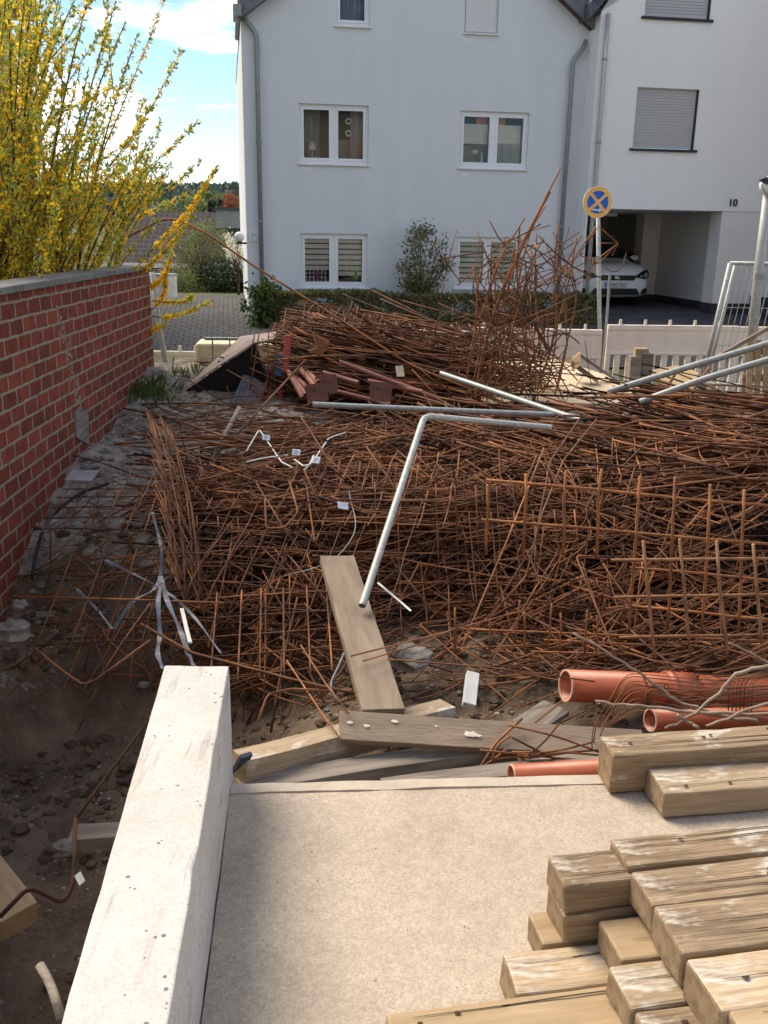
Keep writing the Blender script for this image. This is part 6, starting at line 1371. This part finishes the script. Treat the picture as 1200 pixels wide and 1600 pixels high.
# ================================================================ STONES AND RUBBLE
random.seed(77)
def stone(lb, p, r0, m_='rubble', sc=(1.3, 1, .7), grp=None):
    m = MB(); m.ball(p, r0, 9, 6, sc, .25); return prop(m.build('stone', m_), lb, 'stone', grp)
stone('round grey stone at the left edge above the pit', aty(20, 985, 4.9), .09); stone('small squared brown stone beside the round grey one', aty(30, 945, 5.0), .04)
stone('angular grey stone on the dark mud of the pit', atz(100, 1325, -.8), .05); stone('flat grey stone on the earth right of the standing plank', aty(640, 1028, 4.5), .13, 'rubble', (1, .8, .5))
n = 0
for k in range(1500):
    px, py = random.choice(((random.uniform(110, 460), random.uniform(618, 760)), (random.uniform(110, 260), random.uniform(620, 830)), (random.uniform(0, 300), random.uniform(900, 1080))))
    if k == 0: rub = MB(); big = 0
    d = ray(px, py); p = None
    t = 3
    dn = d.normalized()
    while t < 12:
        q = EYEV + dn * t
        if q.z < ground(q.x, q.y): p = q; break
        t += .04
    if p is None: continue
    s = random.choice((.008, .012, .018, .03)) * random.uniform(.7, 1.3)
    if nzv(p.x * 2, p.y * 2, 4) < -.15: continue
    if s > .026 and big < 45: big += 1; stone('pale lump of rubble lying on the dirt bank', p, s, 'rubble', (1.3, 1, .8), 'lumps of rubble on the dirt bank')
    else: rub.ball(p, s, 6, 4, (1.3, 1, .7), .3)
for k in range(1400):
    x = random.uniform(-3.2, -.55); y = random.uniform(1.2, 4.6); rub.ball((x, y, ground(x, y)), random.uniform(.003, .012) * random.uniform(.7, 1.5), 5, 4, (1.3, 1, .7), .3)
for k in range(1200):
    x = random.uniform(-.6, 2.5); y = random.uniform(3.3, 4.9); rub.ball((x, y, ground(x, y)), random.uniform(.003, .014), 5, 4, (1.3, 1, .7), .3)
clo = MB()
for k in range(3600):
    x = random.uniform(-3.3, -.6); y = random.uniform(1.0, 6.2)
    if nzv(x * 1.5, y * 1.5, 12) < -.1: continue
    s = random.choice((.006, .009, .012, .018, .028)) * random.uniform(.7, 1.4); clo.ball((x, y, ground(x, y) + s * .1), s, 8, 5, (1.3, 1.1, .7), .28)
for k in range(500):
    x = random.uniform(-.6, 2.6); y = random.uniform(3.3, 5.2); s = random.uniform(.01, .03); clo.ball((x, y, ground(x, y)), s, 8, 5, (1.3, 1.1, .7), .28)
prop(clo.build('earth_clods', 'clod'), 'brown clods of loose earth lying in the pit and on the bank', 'earth', kind='stuff')
prop(rub.build('small_rubble', 'rubble'), 'small grey stones and crumbs scattered over the earth', 'rubble', kind='stuff')
